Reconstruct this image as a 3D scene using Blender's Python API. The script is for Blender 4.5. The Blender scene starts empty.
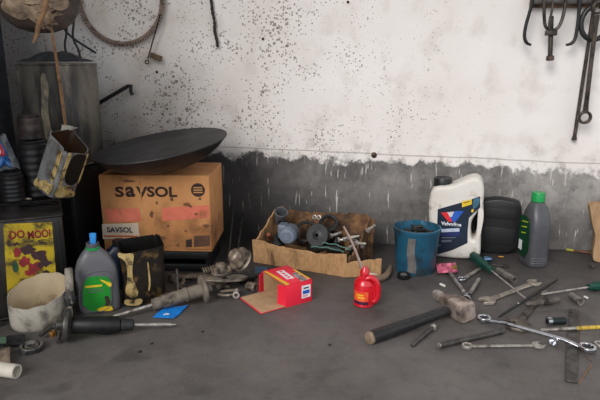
import bpy, math, random
from mathutils import Matrix, Vector
from mathutils.geometry import tessellate_polygon
PI = math.pi
R_ = math.radians
random.seed(7)
SC = bpy.context.scene
COL = SC.collection

# ------------------------------------------------------------------ camera
CAM_H, CAM_D, YAW, TILT, FPX = 0.70, 2.12, R_(6), R_(14), 560.0
CP = Vector((0, -CAM_D, CAM_H))
FH = Vector((-math.sin(YAW), math.cos(YAW), 0)); RT = Vector((math.cos(YAW), math.sin(YAW), 0))
FW = FH * math.cos(TILT) + Vector((0, 0, -math.sin(TILT)))
UPV = FH * math.sin(TILT) + Vector((0, 0, math.cos(TILT)))
def ray(px, py): return FW + RT * ((px - 300) / FPX) + UPV * ((200 - py) / FPX)
def G(px, py, z=0.0):
    d = ray(px, py); return CP + d * ((z - CAM_H) / d.z)
def W(px, py, y=0.0):
    d = ray(px, py); return CP + d * ((y + CAM_D) / d.y)
def AX(px, py, dist):                       # point at a distance along the level view axis
    d = ray(px, py); return CP + d * (dist / d.dot(FH))
def facing(px): return YAW - math.atan((px - 300) / FPX)
cam = bpy.data.cameras.new('camera'); camo = bpy.data.objects.new('camera', cam); COL.objects.link(camo)
cam.sensor_width = 36; cam.lens = FPX / 600 * 36; cam.clip_start = 0.02
camo.location = CP; camo.rotation_euler = (PI / 2 - TILT, 0, YAW)
SC.camera = camo

# ------------------------------------------------------------------ materials
def _n(nt, t, **kw):
    n = nt.nodes.new(t)
    for k, v in kw.items(): setattr(n, k, v)
    return n
def noise(nt, co, scale, detail=4, rough=.6, dist=0):
    n = _n(nt, 'ShaderNodeTexNoise'); n.inputs['Scale'].default_value = scale
    n.inputs['Detail'].default_value = detail; n.inputs['Roughness'].default_value = rough
    n.inputs['Distortion'].default_value = dist
    nt.links.new(co, n.inputs['Vector']); return n.outputs['Fac']
def ramp(nt, fac, a, b):
    m = _n(nt, 'ShaderNodeMapRange'); m.clamp = True
    m.inputs['From Min'].default_value = a; m.inputs['From Max'].default_value = b
    nt.links.new(fac, m.inputs['Value']); return m.outputs['Result']
def mth(nt, op, a, b):
    m = _n(nt, 'ShaderNodeMath', operation=op)
    for i, v in enumerate((a, b)):
        if isinstance(v, (int, float)): m.inputs[i].default_value = v
        else: nt.links.new(v, m.inputs[i])
    return m.outputs[0]
def mix(nt, fac, a, b):
    m = _n(nt, 'ShaderNodeMix', data_type='RGBA')
    if isinstance(fac, (int, float)): m.inputs[0].default_value = fac
    else: nt.links.new(fac, m.inputs[0])
    for i, v in ((6, a), (7, b)):
        if isinstance(v, tuple): m.inputs[i].default_value = (v[0], v[1], v[2], 1)
        else: nt.links.new(v, m.inputs[i])
    return m.outputs[2]
def newmat(name):
    m = bpy.data.materials.new(name); m.use_nodes = True
    nt = m.node_tree; return m, nt, nt.nodes['Principled BSDF']
def objco(nt, scale=None):
    c = _n(nt, 'ShaderNodeTexCoord').outputs['Object']
    if scale:
        mp = _n(nt, 'ShaderNodeMapping'); mp.inputs['Scale'].default_value = scale
        nt.links.new(c, mp.inputs['Vector']); return mp.outputs['Vector']
    return c
def bump(nt, b, h, s, dist=.002):
    bn = _n(nt, 'ShaderNodeBump'); bn.inputs['Strength'].default_value = s; bn.inputs['Distance'].default_value = dist
    nt.links.new(h, bn.inputs['Height']); nt.links.new(bn.outputs['Normal'], b.inputs['Normal'])
MATS = {}
def M(name, c1, c2=None, scale=25, rough=.5, metal=0, bmp=.2, dirt=None, dscale=14, dlo=.52, dhi=.62, stretch=None, coat=0):
    if name in MATS: return MATS[name]
    m, nt, b = newmat(name); co = objco(nt, stretch)
    if c2 is None: c2 = tuple(v * .75 for v in c1)
    f = noise(nt, co, scale, 5)
    col = mix(nt, ramp(nt, f, .35, .65), c1, c2)
    if dirt:
        g = noise(nt, co, dscale, 6, .65, .3); k = ramp(nt, g, dlo, dhi)
        col = mix(nt, k, col, dirt)
    nt.links.new(col, b.inputs['Base Color'])
    b.inputs['Metallic'].default_value = metal
    rr = _n(nt, 'ShaderNodeMapRange'); rr.inputs['To Min'].default_value = max(.05, rough - .12); rr.inputs['To Max'].default_value = min(1, rough + .12)
    nt.links.new(f, rr.inputs['Value']); nt.links.new(rr.outputs['Result'], b.inputs['Roughness'])
    b.inputs['Coat Weight'].default_value = coat
    if bmp: bump(nt, b, noise(nt, co, scale * 3, 5), bmp, .0015)
    MATS[name] = m; return m

# ------------------------------------------------------------------ mesh building
UPR = Matrix.Rotation(PI / 2, 4, 'X')        # drawing plane -> upright, facing -y
def T(x=0, y=0, z=0): return Matrix.Translation((x, y, z))
def RX(a): return Matrix.Rotation(R_(a), 4, 'X')
def RY(a): return Matrix.Rotation(R_(a), 4, 'Y')
def RZ(a): return Matrix.Rotation(R_(a), 4, 'Z')
def circ(r, n=24, cx=0, cy=0, a0=0): return [(cx + r * math.cos(a0 + 2 * PI * i / n), cy + r * math.sin(a0 + 2 * PI * i / n)) for i in range(n)]
def area(p): return sum(p[i - 1][0] * p[i][1] - p[i][0] * p[i - 1][1] for i in range(len(p))) / 2
def ccw(p): return list(p) if area(p) > 0 else list(reversed(p))
def inset(p, d):
    out = []; n = len(p)
    for i in range(n):
        a, b, c = Vector(p[i - 1]), Vector(p[i]), Vector(p[(i + 1) % n])
        u = (b - a); v = (c - b)
        if u.length < 1e-9 or v.length < 1e-9: out.append(tuple(b)); continue
        n1 = Vector((-u.y, u.x)).normalized(); n2 = Vector((-v.y, v.x)).normalized()
        m = n1 + n2
        if m.length < 1e-6: m = n1
        m.normalize(); k = min(2.0, 1 / max(.3, m.dot(n1)))
        q = b + m * d * k; out.append((q.x, q.y))
    return out
def smooth_poly(p, it=2):
    for _ in range(it):
        q = []
        for i in range(len(p)):
            a, b = p[i], p[(i + 1) % len(p)]
            q.append((a[0] * .75 + b[0] * .25, a[1] * .75 + b[1] * .25)); q.append((a[0] * .25 + b[0] * .75, a[1] * .25 + b[1] * .75))
        p = q
    return p
def pxpoly(pts, ox, oy, s, vs=1.045): return [((x - ox) * s, (oy - y) * s * vs) for x, y in pts]
def rrect(w, h, r, n=4):
    out = []
    for cx, cy, a in ((w / 2 - r, h / 2 - r, 0), (-w / 2 + r, h / 2 - r, 90), (-w / 2 + r, -h / 2 + r, 180), (w / 2 - r, -h / 2 + r, 270)):
        for i in range(n + 1):
            t = R_(a + 90 * i / n); out.append((cx + r * math.cos(t), cy + r * math.sin(t)))
    return out
class MB:
    def __init__(s): s.v = []; s.f = []; s.mi = []; s.cur = 0
    def add(s, vs, fs, X=None):
        o = len(s.v)
        for p in vs:
            p = Vector(p); s.v.append(X @ p if X else p)
        for f in fs: s.f.append([i + o for i in f]); s.mi.append(s.cur)
        return s
    def slab(s, outline, t, r=0, holes=(), X=None, steps=3):
        outline = ccw(outline); holes = [list(reversed(ccw(h))) for h in holes]
        if r > 0:
            lay = [(r - r * math.sin(PI / 2 * i / steps), r - r * math.cos(PI / 2 * i / steps)) for i in range(steps + 1)]
            lay = [(ins, z) for ins, z in lay]; lay = lay + [(ins, t - z) for ins, z in reversed(lay)]
        else: lay = [(0, 0), (0, t)]
        vs = []; fs = []; loops = []
        for poly in [outline] + holes:
            idx = []
            for ins, z in lay:
                q = inset(poly, ins) if ins > 0 else poly
                idx.append(list(range(len(vs), len(vs) + len(q)))); vs += [(x, y, z) for x, y in q]
            for a, b in zip(idx, idx[1:]):
                n = len(a)
                for i in range(n): fs.append([a[i], a[(i + 1) % n], b[(i + 1) % n], b[i]])
            loops.append(idx)
        tri = tessellate_polygon([[Vector((vs[i][0], vs[i][1], 0)) for i in l[0]] for l in loops])
        fb = [i for l in loops for i in l[0]]; ft = [i for l in loops for i in l[-1]]
        for a, b, c in tri:
            A, B, Cc = (Vector(vs[fb[k]]) for k in (a, b, c))
            if (B - A).cross(Cc - A).z < 0: b, c = c, b
            fs.append([fb[a], fb[c], fb[b]]); fs.append([ft[a], ft[b], ft[c]])
        return s.add(vs, fs, X)
    def box(s, c, size, r=.002, X=None):
        w, d, h = size; r = min(r, w / 3, d / 3, h / 3)
        o = rrect(w, d, max(r, 1e-5), 2) if r > 0 else [(-w / 2, -d / 2), (w / 2, -d / 2), (w / 2, d / 2), (-w / 2, d / 2)]
        Y = T(c[0], c[1], c[2] - h / 2)
        return s.slab(o, h, r, X=(X @ Y) if X else Y, steps=2)
    def lathe(s, prof, n=32, X=None, a0=0, a1=2 * PI, sx=1, sy=1, wob=None):
        full = abs(a1 - a0 - 2 * PI) < 1e-6; m = n if full else n + 1
        vs = []; fs = []
        for r, z in prof:
            for i in range(m):
                t = a0 + (a1 - a0) * i / n; k = wob(t, z) if wob else 1
                vs.append((r * k * sx * math.cos(t), r * k * sy * math.sin(t), z))
        for j in range(len(prof) - 1):
            for i in range(n):
                a = j * m + i; b = j * m + (i + 1) % m
                fs.append([a, b, b + m, a + m])
        if full:
            if prof[0][0] > 1e-6 and prof[0] != prof[-1]: fs.append(list(reversed(range(m))))
            if prof[-1][0] > 1e-6 and prof[0] != prof[-1]: fs.append([(len(prof) - 1) * m + i for i in range(m)])
        return s.add(vs, fs, X)
    def cyl(s, r, z0, z1, n=24, X=None, b=.0015):
        b = min(b, r / 3, abs(z1 - z0) / 3)
        return s.lathe([(r - b, z0), (r, z0 + b), (r, z1 - b), (r - b, z1)], n, X)
    def tube(s, pts, rad, n=10, X=None, closed=False):
        pts = [Vector(p) for p in pts]; k = len(pts)
        if isinstance(rad, (int, float)): rad = [rad] * k
        vs = []; fs = []; u = None
        for i in range(k):
            if closed: t = pts[(i + 1) % k] - pts[i - 1]
            else: t = pts[min(i + 1, k - 1)] - pts[max(i - 1, 0)]
            t.normalize()
            if u is None: u = t.orthogonal().normalized()
            u = u - t * u.dot(t)
            if u.length < 1e-6: u = t.orthogonal()
            u.normalize(); w = t.cross(u)
            for j in range(n):
                a = 2 * PI * j / n; vs.append(pts[i] + (u * math.cos(a) + w * math.sin(a)) * rad[i])
        for i in range(k if closed else k - 1):
            for j in range(n):
                a = i * n + j; b = i * n + (j + 1) % n; i2 = (i + 1) % k
                fs.append([a, b, i2 * n + (j + 1) % n, i2 * n + j])
        if not closed:
            fs.append(list(reversed(range(n)))); fs.append([(k - 1) * n + j for j in range(n)])
        return s.add(vs, fs, X)
    def loft(s, secs, X=None, cap0=True, cap1=True):
        n = len(secs[0]); vs = [p for q in secs for p in q]; fs = []
        for i in range(len(secs) - 1):
            for j in range(n):
                a = i * n + j; b = i * n + (j + 1) % n; fs.append([a, b, b + n, a + n])
        if cap0: fs.append(list(reversed(range(n))))
        if cap1: fs.append([(len(secs) - 1) * n + j for j in range(n)])
        return s.add(vs, fs, X)
    def sheet(s, grid, t, X=None):
        R, Cn = len(grid), len(grid[0]); P = [[Vector(p) for p in row] for row in grid]
        vs = []; fs = []
        for sg in (.5, -.5):
            for i in range(R):
                for j in range(Cn):
                    du = P[min(i + 1, R - 1)][j] - P[max(i - 1, 0)][j]; dv = P[i][min(j + 1, Cn - 1)] - P[i][max(j - 1, 0)]
                    nn = dv.cross(du)
                    if nn.length > 1e-12: nn.normalize()
                    vs.append(P[i][j] + nn * t * sg)
        o = R * Cn
        for i in range(R - 1):
            for j in range(Cn - 1):
                a, b, c, d = i * Cn + j, i * Cn + j + 1, (i + 1) * Cn + j + 1, (i + 1) * Cn + j
                fs.append([a, b, c, d]); fs.append([o + d, o + c, o + b, o + a])
        rim = [j for j in range(Cn)] + [i * Cn + Cn - 1 for i in range(1, R)] + [(R - 1) * Cn + j for j in range(Cn - 2, -1, -1)] + [i * Cn for i in range(R - 2, 0, -1)]
        for a, b in zip(rim, rim[1:] + rim[:1]): fs.append([b, a, o + a, o + b])
        return s.add(vs, fs, X)
def obj(name, mb, mats, parent=None, X=None, sharp=35):
    me = bpy.data.meshes.new(name); me.from_pydata([tuple(v) for v in mb.v], [], mb.f)
    for m in (mats if isinstance(mats, (list, tuple)) else [mats]): me.materials.append(m)
    me.polygons.foreach_set('material_index', mb.mi)
    me.polygons.foreach_set('use_smooth', [True] * len(mb.f)); me.validate(); me.update()
    import bmesh
    bm = bmesh.new(); bm.from_mesh(me); bmesh.ops.recalc_face_normals(bm, faces=bm.faces); bm.to_mesh(me); bm.free()
    me.set_sharp_from_angle(angle=R_(sharp))
    o = bpy.data.objects.new(name, me); COL.objects.link(o)
    if parent: o.parent = parent
    if X is not None: o.matrix_basis = X
    return o
def tag(o, label, cat, group=None):
    o['label'] = label; o['category'] = cat
    if group: o['group'] = group
    return o
def thing(name, label, cat, loc=(0, 0, 0), rz=0, group=None, X=None):
    o = bpy.data.objects.new(name, None); COL.objects.link(o); o.empty_display_size = .02
    if X is not None: o.matrix_basis = X
    else: o.location = loc; o.rotation_euler = (0, 0, rz)
    return tag(o, label, cat, group)
def struct(name, mb, mats):
    o = obj(name, mb, mats); o['kind'] = 'structure'; return o
def dup(root, X, label, group=None):
    r = root.copy(); COL.objects.link(r); r.matrix_basis = X; r['label'] = label
    if group: r['group'] = group
    for ch in list(root.children):
        c = ch.copy(); COL.objects.link(c); c.parent = r
        for g in list(ch.children):
            d = g.copy(); COL.objects.link(d); d.parent = c
    return r
def along(p0, p1, roll=0):
    x = (p1 - p0).normalized(); z = Vector((0, 0, 1)); y = z.cross(x).normalized(); z = x.cross(y)
    m = Matrix((x, y, z)).transposed().to_4x4(); m.translation = p0
    return m @ RX(roll)
def text(name, body, width, mat, parent, X, ext=.0004, bold=0, height=None, spacing=1):
    cu = bpy.data.curves.new(name, 'FONT'); cu.body = body; cu.size = 1; cu.offset = bold; cu.space_character = spacing
    cu.resolution_u = 3
    tmp = bpy.data.objects.new(name, cu)
    COL.objects.link(tmp); bpy.context.view_layer.update()
    me = bpy.data.meshes.new_from_object(tmp); bpy.data.objects.remove(tmp); bpy.data.curves.remove(cu)
    xs = [v.co.x for v in me.vertices]; ys = [v.co.y for v in me.vertices]
    x0, x1, y0, y1 = min(xs), max(xs), min(ys), max(ys)
    sx = width / (x1 - x0); sy = height / (y1 - y0) if height else sx
    ob = bpy.data.objects.new(name, me); COL.objects.link(ob)
    for v in me.vertices: v.co = ((v.co.x - (x0 + x1) / 2) * sx, (v.co.y - (y0 + y1) / 2) * sy, 0)
    import bmesh
    bm = bmesh.new(); bm.from_mesh(me)
    ex = bmesh.ops.extrude_face_region(bm, geom=bm.faces[:])
    for e in ex['geom']:
        if isinstance(e, bmesh.types.BMVert): e.co.z += ext
    bmesh.ops.recalc_face_normals(bm, faces=bm.faces); bm.to_mesh(me); bm.free()
    me.materials.clear(); me.materials.append(mat)
    ob.parent = parent; ob.matrix_basis = X
    return ob
def rnd(a, b): return random.uniform(a, b)

# ------------------------------------------------------------------ palette
def S(r, g, b):
    f = lambda c: (c / 255 / 12.92) if c <= 10 else ((c / 255 + .055) / 1.055) ** 2.4
    return (f(r), f(g), f(b))
OIL = S(16, 15, 15)
steel = M('worn_steel', S(188, 182, 176), S(140, 132, 126), 60, .4, .6, .15, S(84, 72, 64), 30, .58, .74)
darksteel = M('dark_steel', S(88, 85, 83), S(70, 67, 65), 60, .42, .5, .15, S(60, 56, 53), 30, .5, .7)
blacksteel = M('black_oiled_steel', S(40, 39, 40), S(24, 24, 25), 50, .42, .4, .25)
chrome = M('chrome', S(206, 208, 214), S(170, 172, 178), 40, .18, 1, .03, S(110, 104, 100), 25, .58, .7)
rust = M('rusty_iron', S(112, 86, 66), S(70, 54, 44), 60, .75, .3, .5, S(44, 36, 32), 25, .5, .62)
greyiron = M('grimy_iron', S(146, 132, 116), S(92, 82, 74), 40, .5, .35, .4, S(40, 35, 32), 26, .5, .64)
blackplastic = M('black_plastic', S(30, 30, 32), S(22, 22, 24), 30, .42, 0, .08)
rubber = M('black_rubber', S(34, 34, 36), S(24, 24, 26), 60, .65, 0, .3)
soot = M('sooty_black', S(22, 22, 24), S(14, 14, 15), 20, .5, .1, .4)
card = M('brown_cardboard', S(198, 140, 88), S(176, 118, 70), 7, .85, 0, .1, S(80, 52, 34), 7, .5, .74)
carddark = M('cardboard_oil_soaked', S(120, 84, 52), S(96, 66, 42), 14, .85, 0, .2, S(44, 32, 24), 12, .46, .62)
cardtorn = M('torn_cardboard', S(186, 146, 102), S(158, 120, 82), 50, .9, 0, .7, S(92, 66, 46), 10, .55, .72, stretch=(2, 2, .8))
cardraw = M('raw_pulp_cardboard', S(192, 158, 122), S(176, 142, 106), 30, .9, 0, .1)
ink = M('carton_ink', S(46, 30, 24), S(58, 38, 28), 30, .8, 0, 0)
pinkband = M('pink_print_band', S(214, 116, 92), S(200, 104, 82), 20, .85, 0, .05, S(150, 92, 60), 22, .56, .7)
paperwhite = M('white_sticker_paper', S(214, 200, 184), S(190, 172, 150), 12, .8, 0, 0)
orangeprint = M('orange_print', S(196, 92, 46), None, 30, .8, 0, 0)
tin = M('oily_tinplate', S(70, 64, 60), S(40, 38, 38), 8, .42, .45, .2, S(24, 22, 22), 7, .45, .6, stretch=(1, 1, .45))
tinlight = M('smeared_tinplate', S(126, 119, 108), S(78, 75, 72), 9, .3, .35, .1, S(52, 52, 54), 8, .46, .62, stretch=(1.2, 1.2, .4))
yellowlab = M('yellow_tin_label', S(196, 170, 26), S(160, 134, 24), 14, .5, 0, .1, S(52, 42, 26), 20, .46, .6)
redprint = M('red_print', S(150, 34, 36), S(110, 30, 34), 40, .6, 0, 0)
maroon = M('dark_maroon_print', S(72, 34, 38), S(46, 30, 30), 40, .6, 0, 0, S(34, 28, 26), 50, .5, .6)
greenprint = M('dark_green_print', S(40, 84, 52), S(28, 60, 40), 30, .6, 0, 0)
yellowplastic = M('oil_stained_plastic', S(176, 164, 132), S(140, 128, 104), 14, .35, 0, .1, S(62, 52, 38), 12, .5, .62)
creamoil = M('yellowed_cream_plastic', S(196, 172, 118), S(158, 130, 78), 30, .4, 0, .1, S(60, 46, 30), 40, .5, .64)
greyfilm = M('greyish_plastic_wall', S(126, 126, 126), S(94, 94, 96), 16, .3, 0, .1, S(66, 56, 42), 22, .5, .66)
brownoil = M('brown_oil_film', S(62, 40, 22), S(24, 18, 14), 14, .35, 0, .1)
blackoil = M('black_oil_film', S(24, 22, 21), S(14, 13, 13), 12, .3, 0, .1)
dirtywhite = M('dirty_white_plastic', S(180, 174, 162), S(156, 149, 136), 10, .5, 0, .05, S(84, 77, 68), 15, .47, .63)
jugwhite = M('white_jug_plastic', S(224, 220, 213), S(208, 202, 194), 8, .42, 0, .05, S(136, 120, 100), 14, .58, .74)
whiteclean = M('white_print', S(232, 234, 238), S(222, 224, 230), 20, .5, 0, 0)
navy = M('navy_label', S(18, 38, 58), S(12, 28, 46), 10, .4, 0, 0)
navyblue = M('deep_blue_bar', S(30, 48, 110), None, 10, .4, 0, 0)
tealprint = M('teal_print', S(70, 116, 138), S(40, 80, 100), 20, .4, 0, 0)
redlogo = M('red_logo', S(216, 44, 50), S(206, 38, 44), 20, .4, 0, 0)
bluelogo = M('blue_logo', S(40, 96, 190), S(32, 84, 176), 20, .4, 0, 0)
yellowprint = M('yellow_print', S(232, 196, 40), S(218, 178, 36), 20, .5, 0, 0)
greyplastic = M('grey_bottle_plastic', S(104, 104, 109), S(92, 92, 96), 12, .38, .1, .05, S(60, 58, 58), 10, .6, .75)
greydark = M('dark_grey_bottle_plastic', S(84, 84, 89), S(72, 72, 77), 12, .4, .1, .05, S(54, 53, 54), 9, .56, .72)
greenlab = M('green_label', S(38, 150, 48), S(26, 118, 40), 8, .4, 0, 0)
darkgreenlab = M('dark_green_label', S(16, 66, 40), S(10, 48, 30), 8, .4, 0, 0)
greencap = M('green_cap', S(26, 152, 78), S(22, 136, 68), 30, .4, 0, .1)
limeprint = M('lime_print', S(180, 206, 40), None, 20, .5, 0, 0)
bluetab = M('bright_blue_plastic', S(48, 142, 214), S(36, 124, 198), 30, .4, 0, .1)
bluewrap = M('blue_wrapper', S(34, 138, 226), S(26, 120, 208), 24, .35, 0, .2)
bluedark = M('dark_blue_plastic', S(22, 40, 66), S(16, 28, 48), 20, .4, 0, .1)
bucketblue = M('teal_blue_bucket_plastic', S(34, 92, 118), S(26, 70, 96), 10, .45, 0, .1, S(36, 50, 54), 12, .5, .62)
cement = M('dried_grey_smear', S(108, 106, 104), S(84, 80, 78), 26, .8, 0, .4, S(60, 54, 50), 22, .55, .7)
redcan = M('glossy_red_paint', S(212, 24, 40), S(190, 18, 34), 20, .25, 0, .03, coat=.4)
orangelab = M('orange_decal', S(240, 112, 50), S(226, 66, 46), 40, .4, 0, 0)
purplelab = M('purple_decal', S(84, 26, 64), S(60, 20, 50), 40, .4, 0, 0)
spoutmetal = M('bare_spout_metal', S(196, 172, 160), S(170, 146, 134), 40, .35, .6, .05)
redbox = M('red_carton_print', S(238, 40, 68), S(228, 32, 58), 14, .5, 0, .03)
wood = M('weathered_wood', S(178, 144, 110), S(146, 114, 84), 30, .8, 0, .4, S(100, 78, 58), 20, .56, .7, stretch=(1, 1, .3))
straw = M('dry_straw', S(166, 142, 118), S(112, 94, 78), 50, .9, 0, .8, S(74, 62, 56), 14, .5, .64)
sackdark = M('brown_grey_sacking', S(98, 82, 72), S(70, 60, 56), 30, .9, 0, .6, S(50, 44, 44), 12, .5, .64)
bamboo = M('split_bamboo', S(150, 112, 76), S(116, 84, 58), 40, .7, 0, .2, S(80, 58, 42), 20, .55, .7)
greengrip = M('dark_green_grip', S(16, 74, 60), S(10, 54, 46), 30, .3, 0, .05)
pinkpaper = M('pink_wrapper', S(222, 120, 144), S(206, 100, 126), 30, .6, 0, .2)
chalk = M('white_chalk', S(226, 222, 216), None, 40, .9, 0, .1)
brass = M('brass', S(190, 138, 70), S(150, 104, 54), 40, .4, .7, .1)
greyblue = M('grey_blue_paint', S(112, 122, 136), S(86, 94, 108), 20, .45, .1, .1, S(52, 52, 56), 16, .56, .7)
greenwire = M('green_wire', S(90, 128, 116), S(66, 100, 92), 30, .5, 0, .1)
copper = M('dull_copper', S(150, 92, 68), S(112, 66, 50), 40, .5, .5, .1)
rag = M('oily_tan_rag', S(150, 132, 112), S(116, 100, 84), 26, .9, 0, .6, S(80, 68, 58), 14, .52, .66)
pvc = M('dirty_white_pvc', S(206, 200, 188), S(186, 178, 164), 14, .5, 0, .05, S(120, 110, 96), 12, .58, .72)
bluering = M('blue_reflecting_chrome', S(150, 176, 210), S(110, 136, 176), 30, .2, 1, .03)
woodend = M('pale_wood_end', S(150, 128, 106), S(120, 100, 82), 40, .8, 0, .2)

# clear grimy film
def film(name, c, alpha, rough=.25):
    m, nt, b = newmat(name); b.inputs['Base Color'].default_value = (*c, 1); b.inputs['Roughness'].default_value = rough
    b.inputs['Alpha'].default_value = alpha; return m
bagclear = film('smoky_clear_film', S(120, 124, 132), .45)
bagblue = M('printed_blue_film', S(40, 104, 168), S(26, 76, 138), 30, .3, 0, .2)
bagred = M('printed_red_film', S(206, 60, 66), S(180, 50, 58), 30, .3, 0, .2)

# ------------------------------------------------------------------ the setting
def wall_mat():
    m, nt, b = newmat('limewashed_plaster_over_cement'); co = objco(nt)
    sep = _n(nt, 'ShaderNodeSeparateXYZ'); nt.links.new(co, sep.inputs[0]); x, z = sep.outputs['X'], sep.outputs['Z']
    n1 = noise(nt, co, 2.2, 5, .6); n2 = noise(nt, co, 9, 5, .6)
    white = mix(nt, ramp(nt, n1, .35, .65), S(232, 227, 224), S(222, 214, 209))
    white = mix(nt, mth(nt, 'MULTIPLY', ramp(nt, n2, .52, .7), .45), white, S(188, 174, 164))
    # yellowish grime towards the corner
    left = ramp(nt, mth(nt, 'ADD', x, mth(nt, 'MULTIPLY', n2, .35)), -.12, -.95)
    white = mix(nt, mth(nt, 'MULTIPLY', left, mth(nt, 'MULTIPLY', ramp(nt, n1, .4, .6), .55)), white, S(176, 150, 122))
    # oil specks: round dots of many sizes, thicker towards the corner and in clusters
    clus = noise(nt, co, 5, 4, .6)
    dens = mth(nt, 'MULTIPLY', ramp(nt, mth(nt, 'ADD', x, mth(nt, 'MULTIPLY', n1, -.5)), .4, -.6), ramp(nt, clus, .36, .62))
    dens = mth(nt, 'ADD', mth(nt, 'MULTIPLY', dens, 1.0), .1)
    for sc_, lim, strength, colr in ((64, .46, .75, S(104, 84, 70)), (32, .2, .8, S(78, 62, 52)), (125, .75, .7, S(104, 84, 70))):
        vo = _n(nt, 'ShaderNodeTexVoronoi'); vo.inputs['Scale'].default_value = sc_
        wv = mix(nt, .012, co, (0, 0, 0)); nz = _n(nt, 'ShaderNodeTexNoise'); nz.inputs['Scale'].default_value = sc_ * 1.3; nt.links.new(co, nz.inputs['Vector'])
        va = _n(nt, 'ShaderNodeVectorMath', operation='MULTIPLY_ADD'); nt.links.new(nz.outputs['Color'], va.inputs[0]); va.inputs[1].default_value = (.5 / sc_,) * 3; nt.links.new(co, va.inputs[2])
        nt.links.new(va.outputs[0], vo.inputs['Vector'])
        sx_ = _n(nt, 'ShaderNodeSeparateColor'); nt.links.new(vo.outputs['Color'], sx_.inputs[0])
        sz = mth(nt, 'POWER', sx_.outputs[0], 2.0); lim_ = mth(nt, 'MULTIPLY', mth(nt, 'MULTIPLY', sz, dens), lim)
        d_ = mth(nt, 'SUBTRACT', lim_, vo.outputs['Distance'])
        white = mix(nt, mth(nt, 'MULTIPLY', ramp(nt, d_, -.01, .05), strength), white, colr)
    # a few larger rusty blotches running down
    cb = objco(nt, (9, 1, 4.5)); nb = noise(nt, cb, 1.0, 5, .65)
    white = mix(nt, mth(nt, 'MULTIPLY', ramp(nt, mth(nt, 'ADD', nb, mth(nt, 'MULTIPLY', dens, .03)), .72, .76), .7), white, S(112, 84, 66))
    # vertical scuffs
    cs = objco(nt, (40, 1, 5)); sc = noise(nt, cs, 1, 3, .6)
    white = mix(nt, mth(nt, 'MULTIPLY', ramp(nt, mth(nt, 'ADD', sc, mth(nt, 'MULTIPLY', left, .05)), .72, .76), .6), white, S(96, 78, 66))
    ch = objco(nt, (5, 1, 50)); sh = noise(nt, ch, 1, 3, .6)
    white = mix(nt, mth(nt, 'MULTIPLY', ramp(nt, sh, .7, .76), .35), white, S(150, 132, 118))
    # cement dado
    n3 = noise(nt, co, 5, 6, .65); n4 = noise(nt, co, 22, 5, .65)
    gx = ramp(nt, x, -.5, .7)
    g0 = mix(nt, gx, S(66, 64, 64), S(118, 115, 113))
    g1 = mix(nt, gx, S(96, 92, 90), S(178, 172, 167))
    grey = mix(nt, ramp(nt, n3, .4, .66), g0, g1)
    grey = mix(nt, mth(nt, 'MULTIPLY', ramp(nt, n4, .5, .68), .4), grey, S(52, 49, 48))
    n5 = noise(nt, co, 55, 5, .7)
    grey = mix(nt, mth(nt, 'MULTIPLY', ramp(nt, n5, .52, .7), mth(nt, 'MULTIPLY', gx, .45)), grey, S(176, 171, 166))
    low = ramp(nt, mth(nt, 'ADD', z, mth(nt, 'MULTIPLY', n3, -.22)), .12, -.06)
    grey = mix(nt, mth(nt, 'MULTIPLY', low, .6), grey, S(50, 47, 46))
    dr = objco(nt, (70, 1, 9)); dn = noise(nt, dr, 1, 2, .5)
    dz = ramp(nt, z, .1, .34)
    grey = mix(nt, mth(nt, 'MULTIPLY', ramp(nt, mth(nt, 'ADD', dn, mth(nt, 'MULTIPLY', dz, .035)),   .66, .70), .75), grey, S(196, 190, 184))
    edge = mth(nt, 'ADD', mth(nt, 'ADD', z, mth(nt, 'MULTIPLY', x, .035)), mth(nt, 'MULTIPLY', mth(nt, 'SUBTRACT', noise(nt, co, 9, 7, .72), .5), -.2))
    k = ramp(nt, edge, .336, .322)
    # scraped, flaking transition and the plaster ledge line
    band = mth(nt, 'MULTIPLY', ramp(nt, edge, .40, .35), ramp(nt, n4, .5, .62))
    white = mix(nt, mth(nt, 'MULTIPLY', band, .5), white, S(150, 142, 136))
    le = mth(nt, 'ADD', mth(nt, 'ADD', z, mth(nt, 'MULTIPLY', x, .03)), mth(nt, 'MULTIPLY', noise(nt, co, 3, 2), .02))
    line = mth(nt, 'MULTIPLY', ramp(nt, le, .3655, .367), ramp(nt, le, .372, .3695))
    white = mix(nt, mth(nt, 'MULTIPLY', line, .55), white, S(130, 118, 108))
    # soot and the carton's shade, both painted dark around the old oil pile
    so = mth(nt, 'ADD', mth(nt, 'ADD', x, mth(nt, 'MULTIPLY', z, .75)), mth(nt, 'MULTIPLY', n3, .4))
    soot_shade_k = ramp(nt, so, .26, -.3)
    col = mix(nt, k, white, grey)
    col = mix(nt, mth(nt, 'MULTIPLY', soot_shade_k, mth(nt, 'MULTIPLY', ramp(nt, z, .78, .25), .85)), col, S(34, 32, 32))
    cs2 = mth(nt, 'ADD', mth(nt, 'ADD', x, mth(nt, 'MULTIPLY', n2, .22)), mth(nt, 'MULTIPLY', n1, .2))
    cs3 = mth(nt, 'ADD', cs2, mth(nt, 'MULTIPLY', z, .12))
    col = mix(nt, mth(nt, 'MULTIPLY', ramp(nt, cs3, -.74, -1.0), .82), col, S(56, 52, 52))  # soot and shade of the cluttered corner painted into the wall colour
    nt.links.new(col, b.inputs['Base Color']); b.inputs['Roughness'].default_value = .85
    h = mth(nt, 'ADD', mth(nt, 'MULTIPLY', noise(nt, co, 40, 5), .5), mth(nt, 'ADD', n2, mth(nt, 'MULTIPLY', k, -.3)))
    bump(nt, b, h, .35, .006); return m
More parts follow.
